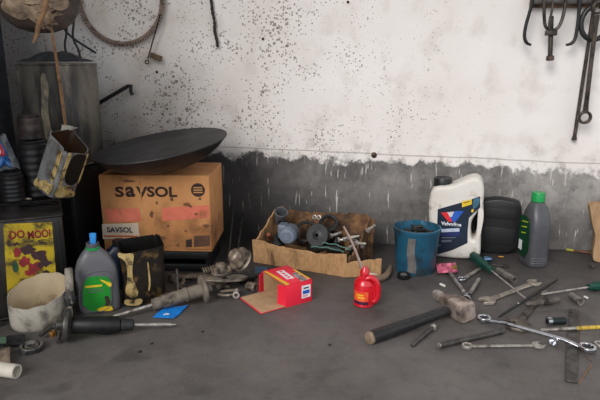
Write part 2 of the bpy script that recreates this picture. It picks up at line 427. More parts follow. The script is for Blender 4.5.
def floor_mat():
    m, nt, b = newmat('oil_and_shade_dark_concrete'); co = objco(nt)
    n1 = noise(nt, co, 3.2, 6, .65); n2 = noise(nt, co, 30, 5, .7); n3 = noise(nt, co, 130, 3, .7)
    col = mix(nt, ramp(nt, n1, .35, .66), S(108, 103, 101), S(86, 81, 79))
    col = mix(nt, mth(nt, 'MULTIPLY', ramp(nt, n2, .5, .72), .4), col, S(66, 62, 61))
    col = mix(nt, mth(nt, 'MULTIPLY', ramp(nt, n3, .56, .7), .45), col, S(124, 116, 112))
    n6 = noise(nt, co, 11, 6, .7)
    col = mix(nt, mth(nt, 'MULTIPLY', ramp(nt, n6, .5, .68), .4), col, S(112, 102, 96))
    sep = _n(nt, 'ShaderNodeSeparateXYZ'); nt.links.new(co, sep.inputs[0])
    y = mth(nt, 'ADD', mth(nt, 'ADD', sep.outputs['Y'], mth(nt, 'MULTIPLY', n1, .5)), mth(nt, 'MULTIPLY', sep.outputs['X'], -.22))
    col = mix(nt, mth(nt, 'MULTIPLY', ramp(nt, y, -.62, .08), .78), col, S(38, 35, 35))  # shade around the piled things painted in with the oil, darker towards the wall
    n4 = noise(nt, co, 6, 3, .5)
    col = mix(nt, mth(nt, 'MULTIPLY', ramp(nt, n4, .62, .7), .5), col, S(52, 49, 48))
    nt.links.new(col, b.inputs['Base Color'])
    rr = ramp(nt, n1, .3, .7); mr = _n(nt, 'ShaderNodeMapRange'); mr.inputs['To Min'].default_value = .5; mr.inputs['To Max'].default_value = .75
    nt.links.new(rr, mr.inputs['Value']); nt.links.new(mr.outputs['Result'], b.inputs['Roughness'])
    bump(nt, b, mth(nt, 'ADD', n2, n3), .3, .002); return m
XL = W(9, 90, 0).x
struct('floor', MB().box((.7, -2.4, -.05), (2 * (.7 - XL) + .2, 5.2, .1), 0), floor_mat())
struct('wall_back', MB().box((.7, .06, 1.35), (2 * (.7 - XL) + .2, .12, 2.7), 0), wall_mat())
struct('wall_left', MB().box((XL - .05, -.85, 1.35), (.1, 1.7, 2.7), 0), M('dark_grey_wall_paint', S(58, 60, 68), S(34, 36, 42), 3, .8, 0, .3, S(24, 24, 28), 4, .5, .65))  # mottled dark grey; length chosen to keep the sun off the corner
struct('ceiling', MB().box((.7, -.85, 2.75), (2 * (.7 - XL) + .2, 1.9, .1), 0), M('grey_ceiling', S(150, 146, 142), S(130, 126, 122), 3, .9, 0, .1))

# light: daylight through the open front of the shed, low soft sun from the front left
w = bpy.data.worlds.new('daylight'); SC.world = w; w.use_nodes = True
bg = w.node_tree.nodes['Background']; bg.inputs['Color'].default_value = (.93, .97, 1.0, 1); bg.inputs['Strength'].default_value = .95
sun = bpy.data.lights.new('sun', 'SUN'); sun.energy = 1.75; sun.angle = R_(28); sun.color = (1, .965, .93)
suno = bpy.data.objects.new('sun', sun); COL.objects.link(suno)
suno.rotation_euler = (R_(58), 0, R_(-24))
SC.view_settings.view_transform = 'Standard'; SC.view_settings.look = 'None'
SC.view_settings.gamma = 1; SC.view_settings.use_curve_mapping = False; SC.view_settings.exposure = 0.22

# ================================================================== left corner: tins and what stands on them
def make_tin(name, label, cat, h, w, d, mats, X):
    t = thing(name, label, cat, X=X)
    b = MB(); b.box((0, 0, h / 2), (w, d, h - .004), .008)
    obj('body', b, mats, t)
    for z in (.004, h - .006):
        obj('rim', MB().slab(rrect(w + .006, d + .006, .012, 3), .007, .003, holes=[rrect(w - .012, d - .012, .008, 3)], X=T(0, 0, z - .002)), mats, t)
    for sx in (-1, 1): obj('pressed_rib', MB().box((sx * w * .445, -d / 2 - .0008, h / 2), (.007, .004, h * .86), .0015), mats, t)
    return t
TIN_H = .288
pc = G(72, 310, 0)                                        # front right foot of the labelled tin
a = R_(30); tw, td = .262, .2
ctr = pc + Matrix.Rotation(a, 3, 'Z') @ Vector((-tw / 2, td / 2, 0))
TX = T(ctr.x, ctr.y, 0) @ Matrix.Rotation(a, 4, 'Z')
t = make_tin('oil_tin', 'square oil tin with a worn yellow label lettered in red, left edge', 'tin', TIN_H, tw, td, tin, TX)
F = T(0, -td / 2 - .0015, 0)
# label placed between pixel columns 3..57
def onface(px, py, X, y):                                # pixel ray met with the local plane y = const of a frame
    inv = X.inverted(); o = inv @ CP; d = inv.to_3x3() @ ray(px, py); k = (y - o.y) / d.y; return o + d * k
yf = -td / 2 - .001
c = [onface(*p, TX, yf) for p in ((3, 224), (52, 222), (58, 300), (8, 302))]
lab = MB().slab([(p.x, p.z) for p in c], .0012, 0, X=T(0, yf, 0) @ UPR)
L = obj('paper_label', lab, yellowlab, t); L['label'] = 'scuffed yellow label with red letters'
def tp(px, py): p = onface(px, py, TX, yf - .0016); return p
def strip(px0, px1, py): return abs(tp(px1, py).x - tp(px0, py).x)
p = tp(17, 234.5); text('lettering', 'DO', strip(7.5, 23, 234), redprint, L, T(p.x, p.y, p.z) @ UPR, bold=.03, height=.023)
p = tp(39, 234); text('lettering', 'MOOI', strip(26, 49, 234), redprint, L, T(p.x, p.y, p.z) @ UPR, bold=.03, height=.023)
random.seed(8)
for cx_, cy_, rx_, ry_ in ((17, 253, 6, 5), (27, 250, 8, 5), (38, 255, 9, 7), (44, 263, 7, 5), (25, 262, 7, 5), (35, 267, 8, 5), (46, 273, 5, 4), (16, 244, 5, 2), (30, 273, 6, 3)):
    q = [tp(cx_ + rx_ * rnd(.45, 1.3) * math.cos(i * PI / 8), cy_ + ry_ * rnd(.45, 1.3) * math.sin(i * PI / 8)) for i in range(16)]
    obj('print_blot', MB().slab(smooth_poly([(k.x, k.z) for k in q], 1), .0008, 0, X=T(0, yf - .0013 - rnd(0, .0004), 0) @ UPR), random.choice((maroon, maroon, redprint)), L)
b = MB(); q = [tp(*k) for k in ((12, 262), (18, 262), (19, 272), (13, 273))]
b.slab(smooth_poly([(k.x, k.z) for k in q]), .0008, 0, X=T(0, yf - .0013, 0) @ UPR); obj('print_emblem', b, greenprint, L)
b = MB(); q = [tp(*k) for k in ((38, 239.5), (50, 239.5), (50.5, 243), (38, 243))]
pl = smooth_poly([(k.x, k.z) for k in q]); b.slab(pl, .0008, 0, holes=[inset(ccw(pl), .0018)], X=T(0, yf - .0013, 0) @ UPR); obj('print_oval', b, blackplastic, L)
b = MB().cyl(.018, TIN_H, TIN_H + .012, 20, T(-.09, .06, -.002)); obj('screw_cap', b, blacksteel, t)

# pair of tins behind, one on the other
pc = AX(63, 100, 1.82); a = R_(-13); w2 = .182
ctr = Vector((pc.x, pc.y, 0)) + Matrix.Rotation(a, 3, 'Z') @ Vector((-w2 / 2, w2 / 2, 0))
BX = T(ctr.x, ctr.y, 0) @ Matrix.Rotation(a, 4, 'Z')
make_tin('oil_tin', 'soot-black square tin underneath the tall grey tin in the left corner', 'tin', .345, w2, w2, soot, BX)
tt = make_tin('oil_tin', 'tall grey smeared square tin standing in the left corner below the straw basket', 'tin', .345, w2, w2, tinlight, T(0, 0, .347) @ BX)

def on_tin(px, py): return G(px, py, TIN_H + .001)
pl = smooth_poly([(-.01, .06), (.012, .05), (.02, .12), (.014, .2), (.03, .27), (.02, .315), (.0, .31), (-.004, .25), (-.016, .18), (-.006, .12)], 2)
obj('pale_streak', MB().slab(pl, .0008, 0, X=T(.012, -w2 / 2 - .0002, 0) @ UPR), M('pale_streak_tone', S(160, 148, 122), S(116, 108, 96), 30, .5, 0, .1, S(80, 77, 74), 20, .45, .6), tt)  # irregular pale streak down the tin front
# ribbed black cans and filters
def ribbed(name, label, cat, r, h, mat, loc, ribs, rim=True, rz=0):
    t = thing(name, label, cat, loc, rz)
    pr = [(r * .9, 0), (r, .003)]
    for i in range(ribs):
        z0 = .006 + (h - .012) * i / ribs; dz = (h - .012) / ribs
        pr += [(r, z0), (r * .965, z0 + dz * .3), (r * .965, z0 + dz * .5), (r, z0 + dz * .8)]
    pr += [(r, h - .003), (r * .93, h)]
    obj('body', MB().lathe(pr, 36), mat, t)
    if rim:
        obj('lid', MB().lathe([(r * .86, h - .002), (r * .9, h + .005), (r * .8, h + .009), (r * .4, h + .007)], 36), mat, t)
    return t
p = on_tin(14, 200); ribbed('oil_filter', 'short black ribbed filter can on the labelled tin, below the plastic bag', 'filter', .036, .078, blackplastic, p, 5)
p = on_tin(39, 194.5); big = ribbed('oil_canister', 'wide black ribbed canister on the labelled tin, carrying a rusty can', 'canister', .046, .165, blackplastic, p, 7)
ribbed('metal_can', 'small rusty dark can on top of the wide black canister', 'can', .034, .068, M('rusty_dark_tin', S(84, 72, 68), S(48, 42, 42), 30, .4, .5, .3, S(28, 26, 27), 20, .5, .62), (p.x - .004, p.y, p.z + .1755), 2)
# loose scraps on the tin
p = on_tin(27, 199.5); tag(obj('paper_scrap', MB().sheet([[(-.012, -.005, 0), (0, -.006, .002), (.012, -.003, .001)], [(-.011, .005, .001), (0, .006, .003), (.012, .006, 0)]], .0012), paperwhite, X=T(p.x, p.y, p.z + .001)), 'tiny white paper scrap on the tin top beside the short ribbed can', 'scrap')
p = on_tin(34, 205.5)
g = [[(-.05 + .02 * i, -.013 + .013 * j, .003 + .003 * math.sin(i * 2.1 + j)) for i in range(6)] for j in range(3)]
tag(obj('plastic_scrap', MB().sheet(g, .001), blackoil, X=T(p.x, p.y + .015, p.z + .001) @ RZ(25)), 'oily black plastic film lying on the labelled tin at its front edge', 'film')

# printed plastic bag bunched over the filter can
p = on_tin(14, 199); bz = p.z + .093
t = thing('plastic_bag', 'crumpled clear bag with blue and red print on the short ribbed can', 'bag', (p.x - .014, p.y - .012, bz), facing(10))
random.seed(3)
def crumple(w, h, nx, ny, amp, flare=.0, lean=0):
    g = []
    for j in range(ny):
        v = j / (ny - 1); row = []
        for i in range(nx):
            u = i / (nx - 1) - .5
            row.append((u * w * (1 + flare * v) + lean * v + rnd(-1, 1) * amp * .5, -.02 * math.cos(u * PI) + rnd(-1, 1) * amp, v * h + rnd(-1, 1) * amp * .6))
        g.append(row)
    return g
def bagpt(u, v, off=0.0):
    x = u * .094 * (1 - .42 * v) - .01 * v
    y = -.028 * math.cos(u * 2.6) * (1 - .3 * v) - off
    cr = .006 * math.sin(9 * u + 5 * v) + .004 * math.sin(17 * u - 11 * v + 1) + .003 * math.sin(23 * v + 9 * u)
    z = .112 * v + .01 * math.sin(7 * u + 2) * v + .004 * math.sin(19 * u)
    return (x, y + cr, max(.0008, z))
N = 18
obj('clear_film', MB().sheet([[bagpt(i / (N - 1) - .5, j / (N - 1)) for i in range(N)] for j in range(N)], .0006), bagclear, t, sharp=180)
obj('back_film', MB().sheet([[(lambda q: (q[0], .018 - q[1] * .3, q[2]))(bagpt(i / (N - 1) - .5, j / (N - 1))) for i in range(N)] for j in range(N)], .0006), bagclear, t, sharp=180)
obj('blue_print', MB().sheet([[bagpt(-.5 + .78 * i / 13 - .1 * math.sin(j * .6) * (i == 0), .12 + (.62 + .12 * math.sin(i * .8)) * j / 11, .002) for i in range(14)] for j in range(12)], .0006), bagblue, t, sharp=180)
obj('red_print', MB().sheet([[bagpt(.04 + .17 * r_ / 4 * math.cos(2 * PI * k_ / 20), .52 + .17 * r_ / 4 * math.sin(2 * PI * k_ / 20), .0045) for k_ in range(21)] for r_ in range(1, 5)], .0006), bagred, t, sharp=180)
obj('white_print', MB().sheet([[bagpt(.02 + .03 * i / 3, .4 + .22 * j / 5, .006) for i in range(4)] for j in range(6)], .0005), whiteclean, t, sharp=180)
obj('white_print', MB().sheet([[bagpt(-.42 + .3 * i / 5, .3 + .05 * j / 2 - .1 * i / 5, .0045) for i in range(6)] for j in range(3)], .0005), M('pale_blue_print', S(130, 176, 214)), t, sharp=180)

# torn half of a square jerrycan, tilted on the tin edge
p = on_tin(54, 203)
JX = T(p.x - .006, p.y + .012, p.z + .028) @ RZ(math.degrees(facing(60))) @ RY(21) @ RX(7) @ RZ(38)
t = thing('cut_jerrycan', 'cut-open square jerrycan smeared yellow, tilted on the labelled tin', 'jerrycan', X=JX)
w_, d_, h_ = .084, .092, .165
def shell(b, sec, zs, th, tear=None, mats=None):
    """hollow tube of a closed section, outer skin index 0, inner skin index 1"""
    n = len(sec); out = []; inn = []
    si = inset(ccw(sec), th); so = ccw(sec)
    for k, (z, sc) in enumerate(zs):
        last = k == len(zs) - 1
        out.append([(x * sc, y * sc, z + (tear(i) if (last and tear) else 0)) for i, (x, y) in enumerate(so)])
        inn.append([(x * sc, y * sc, z + (tear(i) if (last and tear) else 0)) for i, (x, y) in enumerate(si)])
    inn[0] = [(x, y, z + th) for x, y, z in inn[0]]
    b.cur = 0; b.loft(out, cap1=False); b.cur = 1; b.loft(list(reversed(inn)), cap0=False, cap1=True)
    o = len(b.v); b.v += [Vector(q) for q in out[-1]] + [Vector(q) for q in inn[-1]]
    b.cur = 0
    for i in range(n): b.f.append([o + i, o + (i + 1) % n, o + n + (i + 1) % n, o + n + i]); b.mi.append(0)
    return b
sec = rrect(w_, d_, .014, 4)
nz = [random.uniform(-.006, .008) for _ in range(60)]
tear = lambda i: nz[i % 60] + .018 * (ccw(sec)[i][1] / d_ * 2) + .012 * ccw(sec)[i][0] / w_
b = shell(MB(), sec, [(0, .84), (.008, .95), (.025, 1), (.09, 1.0), (h_, 1.0)], .0022, tear)
obj('shell', b, [greyfilm, brownoil], t)
FA = T(0, -d_ / 2 - .0006, 0) @ UPR; FB = T(-w_ / 2 - .0006, 0, 0) @ RZ(-90) @ UPR
obj('black_stain', MB().slab(smooth_poly([(-.022, .05), (.036, .045), (.038, .138), (.02, .148), (-.02, .14)]), .001, 0, X=FA), blackoil, t)
obj('cream_stripe', MB().slab(smooth_poly([(-.033, .045), (-.021, .04), (-.022, .09), (-.019, .145), (-.034, .148), (-.033, .1)], 1), .0012, 0, X=FA), creamoil, t)
obj('cream_stripe', MB().slab(smooth_poly([(.018, .05), (.037, .045), (.037, .146), (.02, .143), (.022, .1)], 1), .0012, 0, X=FB), creamoil, t)
obj('yellow_edge', MB().slab(smooth_poly([(.03, .06), (.038, .05), (.0385, .15), (.033, .148), (.034, .1)], 1), .0014, 0, X=FA), creamoil, t)
obj('oil_crust', MB().slab(smooth_poly([(-.036, .012), (-.02, .006), (.012, .01), (.034, .008), (.036, .024), (.016, .03), (.006, .05), (-.012, .038), (-.03, .052)], 2), .0014, 0, X=FA), creamoil, t)
obj('oil_crust', MB().slab(smooth_poly([(-.042, .01), (-.02, .008), (.01, .012), (.04, .008), (.04, .05), (.02, .036), (.006, .046), (-.014, .03), (-.034, .036)], 2), .0014, 0, X=FB), creamoil, t)
b = MB().sheet([[(.0, .046, .18), (.02, .047, .182), (.034, .045, .186)], [(.0, .05, .198), (.024, .045, .2), (.044, .034, .2)]], .0014); obj('torn_flap', b, dirtywhite, t)

# straw basket hanging up in the corner
p = AX(40, 8, 1.66)
t = thing('straw_basket', 'frayed straw and sacking basket hanging in the upper left corner', 'basket', p, facing(38))
pr = [(.003, -.068), (.03, -.066), (.06, -.056), (.085, -.036), (.098, -.01), (.104, .03), (.108, .075)]
wob = lambda a_, z: 1 + .035 * math.sin(5 * a_ + z * 40) + .02 * math.sin(11 * a_)
b = MB().lathe(pr, 44, wob=wob, sx=1.02, sy=.8); b.lathe([(r * .95, z + .006) for r, z in pr], 44, wob=wob, sx=1.02, sy=.8)
obj('bowl', b, sackdark, t, sharp=60)
b = MB()
for k in range(18):
    a0 = rnd(-2.7, -1.45); z0 = rnd(-.052, .055)
    pts = []
    for i in range(6):
        a_ = a0 + i * rnd(.08, .2); z_ = z0 + rnd(-.006, .006) - i * .003 * rnd(-1, 2)
        zz = max(-.062, min(.07, z_)); r = 0
        for (r0, q0), (r1, q1) in zip(pr, pr[1:]):
            if q0 <= zz <= q1: r = r0 + (r1 - r0) * (zz - q0) / (q1 - q0)
        r = r * 1.05 + .002
        pts.append((r * 1.02 * math.cos(a_), r * .8 * math.sin(a_), zz))
    b.tube(pts, [.0015, .0038, .0052, .005, .0036, .001], 5)
obj('straw_strands', b, straw, t)
random.seed(6)
for k, (a0, z0, wd, ln) in enumerate(((-2.35, -.005, .05, .9), (-2.0, .03, .045, .8), (-1.75, -.02, .05, .7), (-2.6, .035, .04, .7), (-1.35, .02, .05, .7))):
    g = []
    for i in range(8):
        a_ = a0 + ln * (i / 7 - .3); row = []
        for j in range(4):
            z_ = z0 + wd * (j / 3 - .5) * math.sin((i + .6) / 8.2 * PI) - .012 * i / 7
            zz = max(-.06, min(.07, z_)); r = .09
            for (r0, q0), (r1, q1) in zip(pr, pr[1:]):
                if q0 <= zz <= q1: r = r0 + (r1 - r0) * (zz - q0) / (q1 - q0)
            r = r * 1.05 + .004 + .008 * math.sin(i / 7 * PI) * abs(math.sin(j * 2.2 + k))
            row.append((r * 1.02 * math.cos(a_), r * .8 * math.sin(a_), zz))
        g.append(row)
    obj('dry_husk', MB().sheet(g, .0012), straw, t, sharp=60)
b = MB().tube([(-.1 + .02 * i, -.075 * math.sin((i + .5) / 11 * PI) * .9 - .012, .02 - .05 * math.sin(i / 10 * PI) + .004 * math.sin(i * 3)) for i in range(11)], .004, 6)
obj('rope_rim', b, straw, t)
b = MB()
for sx in (-1, 1): b.tube([(sx * .1, 0, .06), (sx * .06, .01, .2), (0, .02, .33)], .0035, 6)
b.tube([(0, .02, .33), (0, .1, .38), (0, .4, .42)], .0035, 6); obj('hanging_cord', b, straw, t)
# twisted stick poking through it
p0 = AX(53, -18, 1.52); p1 = AX(33.5, 43, 1.52)
b = MB().tube([p0.lerp(p1, i / 8) + Vector((.002 * math.sin(i * 2), 0, 0)) for i in range(9)], [.0075, .0078, .0075, .007, .007, .0065, .0068, .005, .002], 8)
tag(obj('hanging_stick', b, bamboo), 'thick wooden stick with a frayed tip slanting across the straw basket', 'stick')
p0 = AX(49.5, 14, 1.56); p1 = on_tin(73, 191); p1.z = TIN_H + .003
b = MB().tube([p0.lerp(p1, i / 8) + Vector((.004 * math.sin(i / 8 * PI), 0, 0)) for i in range(9)], [.001, .0035, .0045, .0048, .0046, .0045, .004, .003, .003], 6)
tag(obj('bamboo_sliver', b, bamboo), 'thin long bamboo sliver standing in front of the tall grey tin', 'stick')
# black wires behind the basket
random.seed(11)
for k, (pts, lab) in enumerate([
    ([(63, 28), (70, 36), (80, 43), (96, 53)], 'black wire sagging from the basket towards the tall grey tin rim'),
    ([(66, 20), (67, 32), (64, 46), (68, 58)], 'black wire dangling straight down between basket and tall grey tin'),
    ([(74, 22), (72, 38), (79, 50), (80, 58)], 'kinked black wire hanging just right of the basket')]):
    P = [W(x, y, -.16 - .01 * k) for x, y in pts]
    P = [W(pts[0][0] - 2, -25, -.005)] + [W(pts[0][0], 0, -.08)] + P
    q = P
    for _ in range(2):
        q = [q[0]] + [v for a_, b_ in zip(q, q[1:]) for v in (a_.lerp(b_, .25), a_.lerp(b_, .75))] + [q[-1]]
    tag(obj('hanging_wire', MB().tube(q, .004, 7), rubber), lab, 'wire', 'black wires behind the basket')

# ------------------------------------------------------------------ hung on the white wall, left
c = W(121, -1, -.012); e = W(165, -1, -.012); Rr = abs(e.x - c.x)
N = 96; prof = []
for i in range(N):
    for da, rr in ((0, Rr * .955), (.2, Rr * 1.01), (.42, Rr * 1.01), (.62, Rr * .955)):
        th = 2 * PI * (i + da) / N; prof.append((rr * math.cos(th), rr * math.sin(th)))
b = MB().slab(prof, .012, .0, holes=[circ(Rr * .905, 96)], X=UPR)
t = thing('ring_gear', 'large thin rusty toothed ring hanging high on the white wall', 'ring gear', (c.x, c.y, c.z))
obj('toothed_rim', b, M('rust_brown_ring', S(150, 128, 114), S(112, 94, 84), 40, .6, .3, .3, S(78, 64, 58), 18, .52, .64), t)
b = MB().tube([(0, .012, Rr * .86), (0, -.02, Rr * .855), (0, -.022, Rr * .9)], .004, 8); obj('nail', b, rust, t)
p0 = W(160, 15, -.034); p1 = W(147, 62, -.02)
t = thing('hanging_hook_rod', 'thin rusty rod with an eye and a brown tab, hung below the toothed ring', 'rod', p0)
d = p1 - p0
b = MB().tube([(0, 0, 0), d * .5, d * .93], .0028, 8); obj('shaft', b, rust, t)
b = MB(); b.tube([d + Vector((.007 * math.cos(2 * PI * i / 14), 0, .007 * math.sin(2 * PI * i / 14))) for i in range(14)], .0025, 7, closed=True); obj('eye', b, rust, t)
q = W(156, 57, -.02) - p0
b = MB().box((0, 0, 0), (.045, .012, .02), .002, T(q.x, q.y, q.z) @ RY(20)); obj('tab', b, M('brown_tab', S(104, 82, 58), S(78, 60, 44), 30, .7, 0, .2), t)
b = MB().tube([(0, .009, 0), (0, -.008, 0.0)], .003, 8); obj('nail', b, rust, t)
pts = [(209, -8), (212, 4), (212, 12), (215, 22), (214, 30), (217, 40), (217.5, 47)]
P = [W(x, y, -.011) for x, y in pts]; q = P
for _ in range(2): q = [q[0]] + [v for a_, b_ in zip(q, q[1:]) for v in (a_.lerp(b_, .3), a_.lerp(b_, .7))] + [q[-1]]
b = MB().tube(q, [.0035 + .0028 * abs(math.sin(i * 1.7)) for i in range(len(q))], 8)
tag(obj('hanging_twine', b, M('black_brown_cord', S(58, 46, 42), S(36, 30, 30), 60, .9, 0, .8)), 'short knotted black-brown cord hanging down the bare white wall', 'cord')
# lever sticking out beside the tall tin
p0 = W(128, 86, -.03); p1 = W(84, 112, -.06)
t = thing('steel_lever', 'black steel lever with a bent tip sticking out right of the tall grey tin', 'lever')
b = MB().tube([p1.lerp(p0, i / 5) for i in range(6)], .0075, 10); obj('bar', b, blacksteel, t)
b = MB().tube([p0, p0 + Vector((.012, 0, .002)), p0 + Vector((.01, -.002, -.02)), p0 + Vector((.016, -.002, -.034))], .007, 10); obj('bent_tip', b, blacksteel, t)
# small nails and a nail hole
for px, py, lab in ((157, 72, 'small rusty nail in the white wall under the brown tab'), (374, 155, 'rusty round plug in the white wall above the torn tray'), (263, 39, 'small dark nail in the white wall, upper middle'), (348, 2, 'small dark nail at the very top of the white wall')):
    p = W(px, py, 0); r = .011 if px == 374 else .005
    tag(obj('wall_nail', MB().lathe([(r, 0), (r, .003), (r * .6, .006), (.0005, .0065)], 14, X=UPR), rust, X=T(p.x, p.y, p.z)), lab, 'nail')

# ================================================================== carton and pan
CZ = .075
fr = G(212, 252, CZ); fl = W(100, 250, fr.y)
ca = R_(4); cw = .365; cd = .24; chh = .262
CX = T(fr.x, fr.y, CZ) @ Matrix.Rotation(ca, 4, 'Z') @ T(-cw / 2, cd / 2, 0)
t = thing('slatted_crate', 'low black wooden crate under the brown lettered carton', 'crate', X=T(fr.x, fr.y, 0) @ Matrix.Rotation(ca, 4, 'Z') @ T(-cw / 2, cd / 2, 0))  # its black stands in for the dark gap under the carton
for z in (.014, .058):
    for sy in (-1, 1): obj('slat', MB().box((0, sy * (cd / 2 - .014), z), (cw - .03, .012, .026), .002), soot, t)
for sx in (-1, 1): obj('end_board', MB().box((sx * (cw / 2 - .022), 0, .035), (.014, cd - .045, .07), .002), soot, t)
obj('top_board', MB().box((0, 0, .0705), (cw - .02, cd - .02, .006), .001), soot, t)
t = thing('cardboard_carton', 'large brown lettered cardboard carton carrying the black basin', 'carton', X=CX)
b = MB().box((0, 0, chh / 2), (cw, cd, chh), .004); obj('box_walls', b, card, t)
def cface(px, py): q = onface(px, py, CX, -cd / 2); return q
def cpoly(b, pts, dy=.0008, th=.0008, sm=0, holes=()):
    pl = [(cface(*k).x, cface(*k).z) for k in pts]
    if sm: pl = smooth_poly(pl, sm)
    return b.slab(pl, th, 0, X=T(0, -cd / 2 - .0001, 0) @ UPR)
def ctext(name, body, x0, x1, y0, y1, mat, par, bold=.03, dy=.0004):
    q0, q1 = cface(x0, (y0 + y1) / 2), cface(x1, (y0 + y1) / 2); hh = abs(cface(x0, y0).z - cface(x0, y1).z)
    return text(name, body, abs(q1.x - q0.x), mat, par, T((q0.x + q1.x) / 2, -cd / 2 - dy, (q0.z + q1.z) / 2) @ UPR, bold=bold, height=hh)
for ch, x0, x1 in (('S', 115, 124), ('a', 125.5, 135), ('VSOL', 136, 177)): ctext('lettering', ch, x0, x1, 186.5, 197, ink, t, .035)
obj('pink_band', cpoly(MB(), [(162, 208), (209, 205), (209, 218), (162, 221)]), pinkband, t)
obj('pink_band', cpoly(MB(), [(104, 209), (139, 208), (142, 221), (108, 222)]), pinkband, t)
q = cface(198, 190); k = strip and abs(cface(205, 190).x - q.x)
b = MB().slab(circ(k, 28, q.x, q.z), .0008, 0, X=T(0, -cd / 2 - .0001, 0) @ UPR); rd = obj('round_mark', b, ink, t)
b = MB()
for dz in (-.35, 0, .35): b.box((q.x, -cd / 2 - .0011, q.z + dz * k), (k * 1.3, .0006, k * .16), 0)
obj('mark_bars', b, card, rd)
st = obj('sticker', cpoly(MB(), [(102, 224), (138, 223), (140, 238), (103, 239)]), paperwhite, t); st['label'] = 'white printed sticker'
ctext('lettering', 'SAVSOL', 107, 133, 227, 232.5, navy, st, .03, .0012)
b = MB(); q0, q1 = cface(104, 236), cface(138, 236); b.box(((q0.x + q1.x) / 2, -cd / 2 - .0011, q0.z), (abs(q1.x - q0.x), .0006, .006), 0); obj('printed_stripe', b, orangeprint, st)
obj('dark_panel', cpoly(MB(), [(194, 236), (210, 235), (210, 246), (194, 247)]), M('printed_dark_panel', S(92, 62, 44), S(76, 50, 38), 40, .85, 0, 0), t)
b = cpoly(MB(), [(186, 240), (192, 239), (192, 247), (186, 247)]); obj('handling_symbol', b, ink, t)
b = MB(); q0, q1 = cface(186, 249), cface(211, 248); b.box(((q0.x + q1.x) / 2, -cd / 2 - .0004, q0.z), (abs(q1.x - q0.x), .0006, .0015), 0); obj('printed_line', b, ink, t)
q0, q1 = cface(140, 178), cface(143, 250)
b = MB().box((q0.x, -cd / 2 - .0006, chh / 2), (.0045, .0012, chh * .98), .0004); obj('board_crease', b, M('rubbed_crease', S(206, 156, 104), S(150, 106, 66), 20, .9, 0, 0), t)
# oil stains
random.seed(5)
stainm = M('dried_oil_on_card', S(120, 80, 48), S(96, 62, 40), 40, .8, 0, 0)
for px, py, rx, ry in ((186, 204, 4, 2), (190, 206, 3, 1.5), (172, 199, 2.5, 2), (206, 226, 3.5, 2), (163, 238, 3, 2), (152, 214, 2, 3.5), (196, 214, 3, 1.2), (178, 245, 2, 1.5), (128, 181, 6, 2), (168, 226, 1.6, 1.2), (186, 231, 2, 1), (200, 199, 1.5, 1.8), (157, 203, 1.5, 2)):
    pl = [(px + rx * rnd(.4, 1.3) * math.cos(i * PI / 8), py + ry * rnd(.4, 1.3) * math.sin(i * PI / 8)) for i in range(16)]
    pp = smooth_poly([(cface(*k_).x, cface(*k_).z) for k_ in pl]); obj('oil_stain', MB().slab(pp, .0005, 0, X=T(0, -cd / 2 - .0009, 0) @ UPR), stainm, t)

# black head-pan
pcx = onface(167, 150, CX, -.02); wc = CX @ Vector((pcx.x, -.02, chh))
Rp = .222
pr = [(.001, 0), (Rp * .3, .001), (Rp * .52, .010), (Rp * .72, .028), (Rp * .88, .052), (Rp, .078)]
inn = [(r - .003 if r > .01 else r, z + .0035) for r, z in pr]
Pm = RZ(math.degrees(facing(164))) @ RY(-9) @ RX(3)
mn = min((Pm @ Vector((r * math.cos(i * .1), r * math.sin(i * .1), z))).z for r, z in pr for i in range(63))
t = thing('iron_basin', 'wide shallow black iron basin tilted on top of the brown carton', 'basin', X=T(wc.x, wc.y - .02, CZ + chh - mn + .001) @ Pm)
panm = M('blackened_iron', S(52, 51, 53), S(40, 39, 41), 12, .5, .25, .15, S(34, 33, 34), 8, .5, .66)
b = MB().lathe(pr, 56); b.lathe(list(reversed(inn)), 56); obj('bowl', b, panm, t, sharp=60)
b = MB().tube([((Rp - .001) * math.cos(2 * PI * i / 56), (Rp - .001) * math.sin(2 * PI * i / 56), .0795) for i in range(56)], .0028, 8, closed=True); obj('rolled_rim', b, panm, t)

random.seed(41)
p = BX @ Vector((0, 0, .694))
g = [[(-.085 + .17 * i / 8 + rnd(-.004, .004), -.07 + .14 * j / 7 + rnd(-.004, .004), .004 + (.022 + .018 * rnd(0, 1)) * math.sin(i / 8 * PI) * math.sin(j / 7 * PI) ** .6) for i in range(9)] for j in range(8)]
tag(obj('black_rag', MB().sheet(g, .004), M('grey_black_cloth', S(58, 60, 64), S(30, 31, 34), 30, .9, 0, .5), X=T(p.x, p.y, p.z) @ RZ(-8), sharp=180), 'crumpled black rag on top of the tall grey tin', 'rag')

# ================================================================== oil bottles
def se(w, d, n=28, e=3.2, cx=0, cy=0, z=0):
    out = []
    for i in range(n):
        a = 2 * PI * i / n; c, s_ = math.cos(a), math.sin(a)
        out.append((cx + w / 2 * abs(c) ** (2 / e) * (1 if c >= 0 else -1), cy + d / 2 * abs(s_) ** (2 / e) * (1 if s_ >= 0 else -1), z))
    return out
def bottle(name, label, w, d, h, neck_dx, mat, X, nr=.0175, nh=.025):
    """moulded flat litre bottle: body with a foot, a sloping shoulder and an offset neck"""
    t = thing(name, label, 'bottle', X=X)
    secs = [se(w * .9, d * .88, z=0), se(w * .97, d * .96, z=.004), se(w, d, z=.012), se(w * .985, d * .97, z=.018), se(w, d, z=.026)]
    secs += [se(w, d, z=h * .45), se(w * .995, d, z=h * .56, cx=neck_dx * .02), se(w * .95, d * .97, z=h * .66, cx=neck_dx * .1), se(w * .82, d * .92, z=h * .76, cx=neck_dx * .35, e=2.9), se(w * .6, d * .8, z=h * .85, cx=neck_dx * .72, e=2.5), se(nr * 2.6, min(d * .62, nr * 2.7), z=h * .915, cx=neck_dx, e=2.2), se(nr * 2.1, nr * 2.1, z=h * .94, cx=neck_dx, e=2)]
    obj('body', MB().loft(secs), mat, t, sharp=50)
    return t
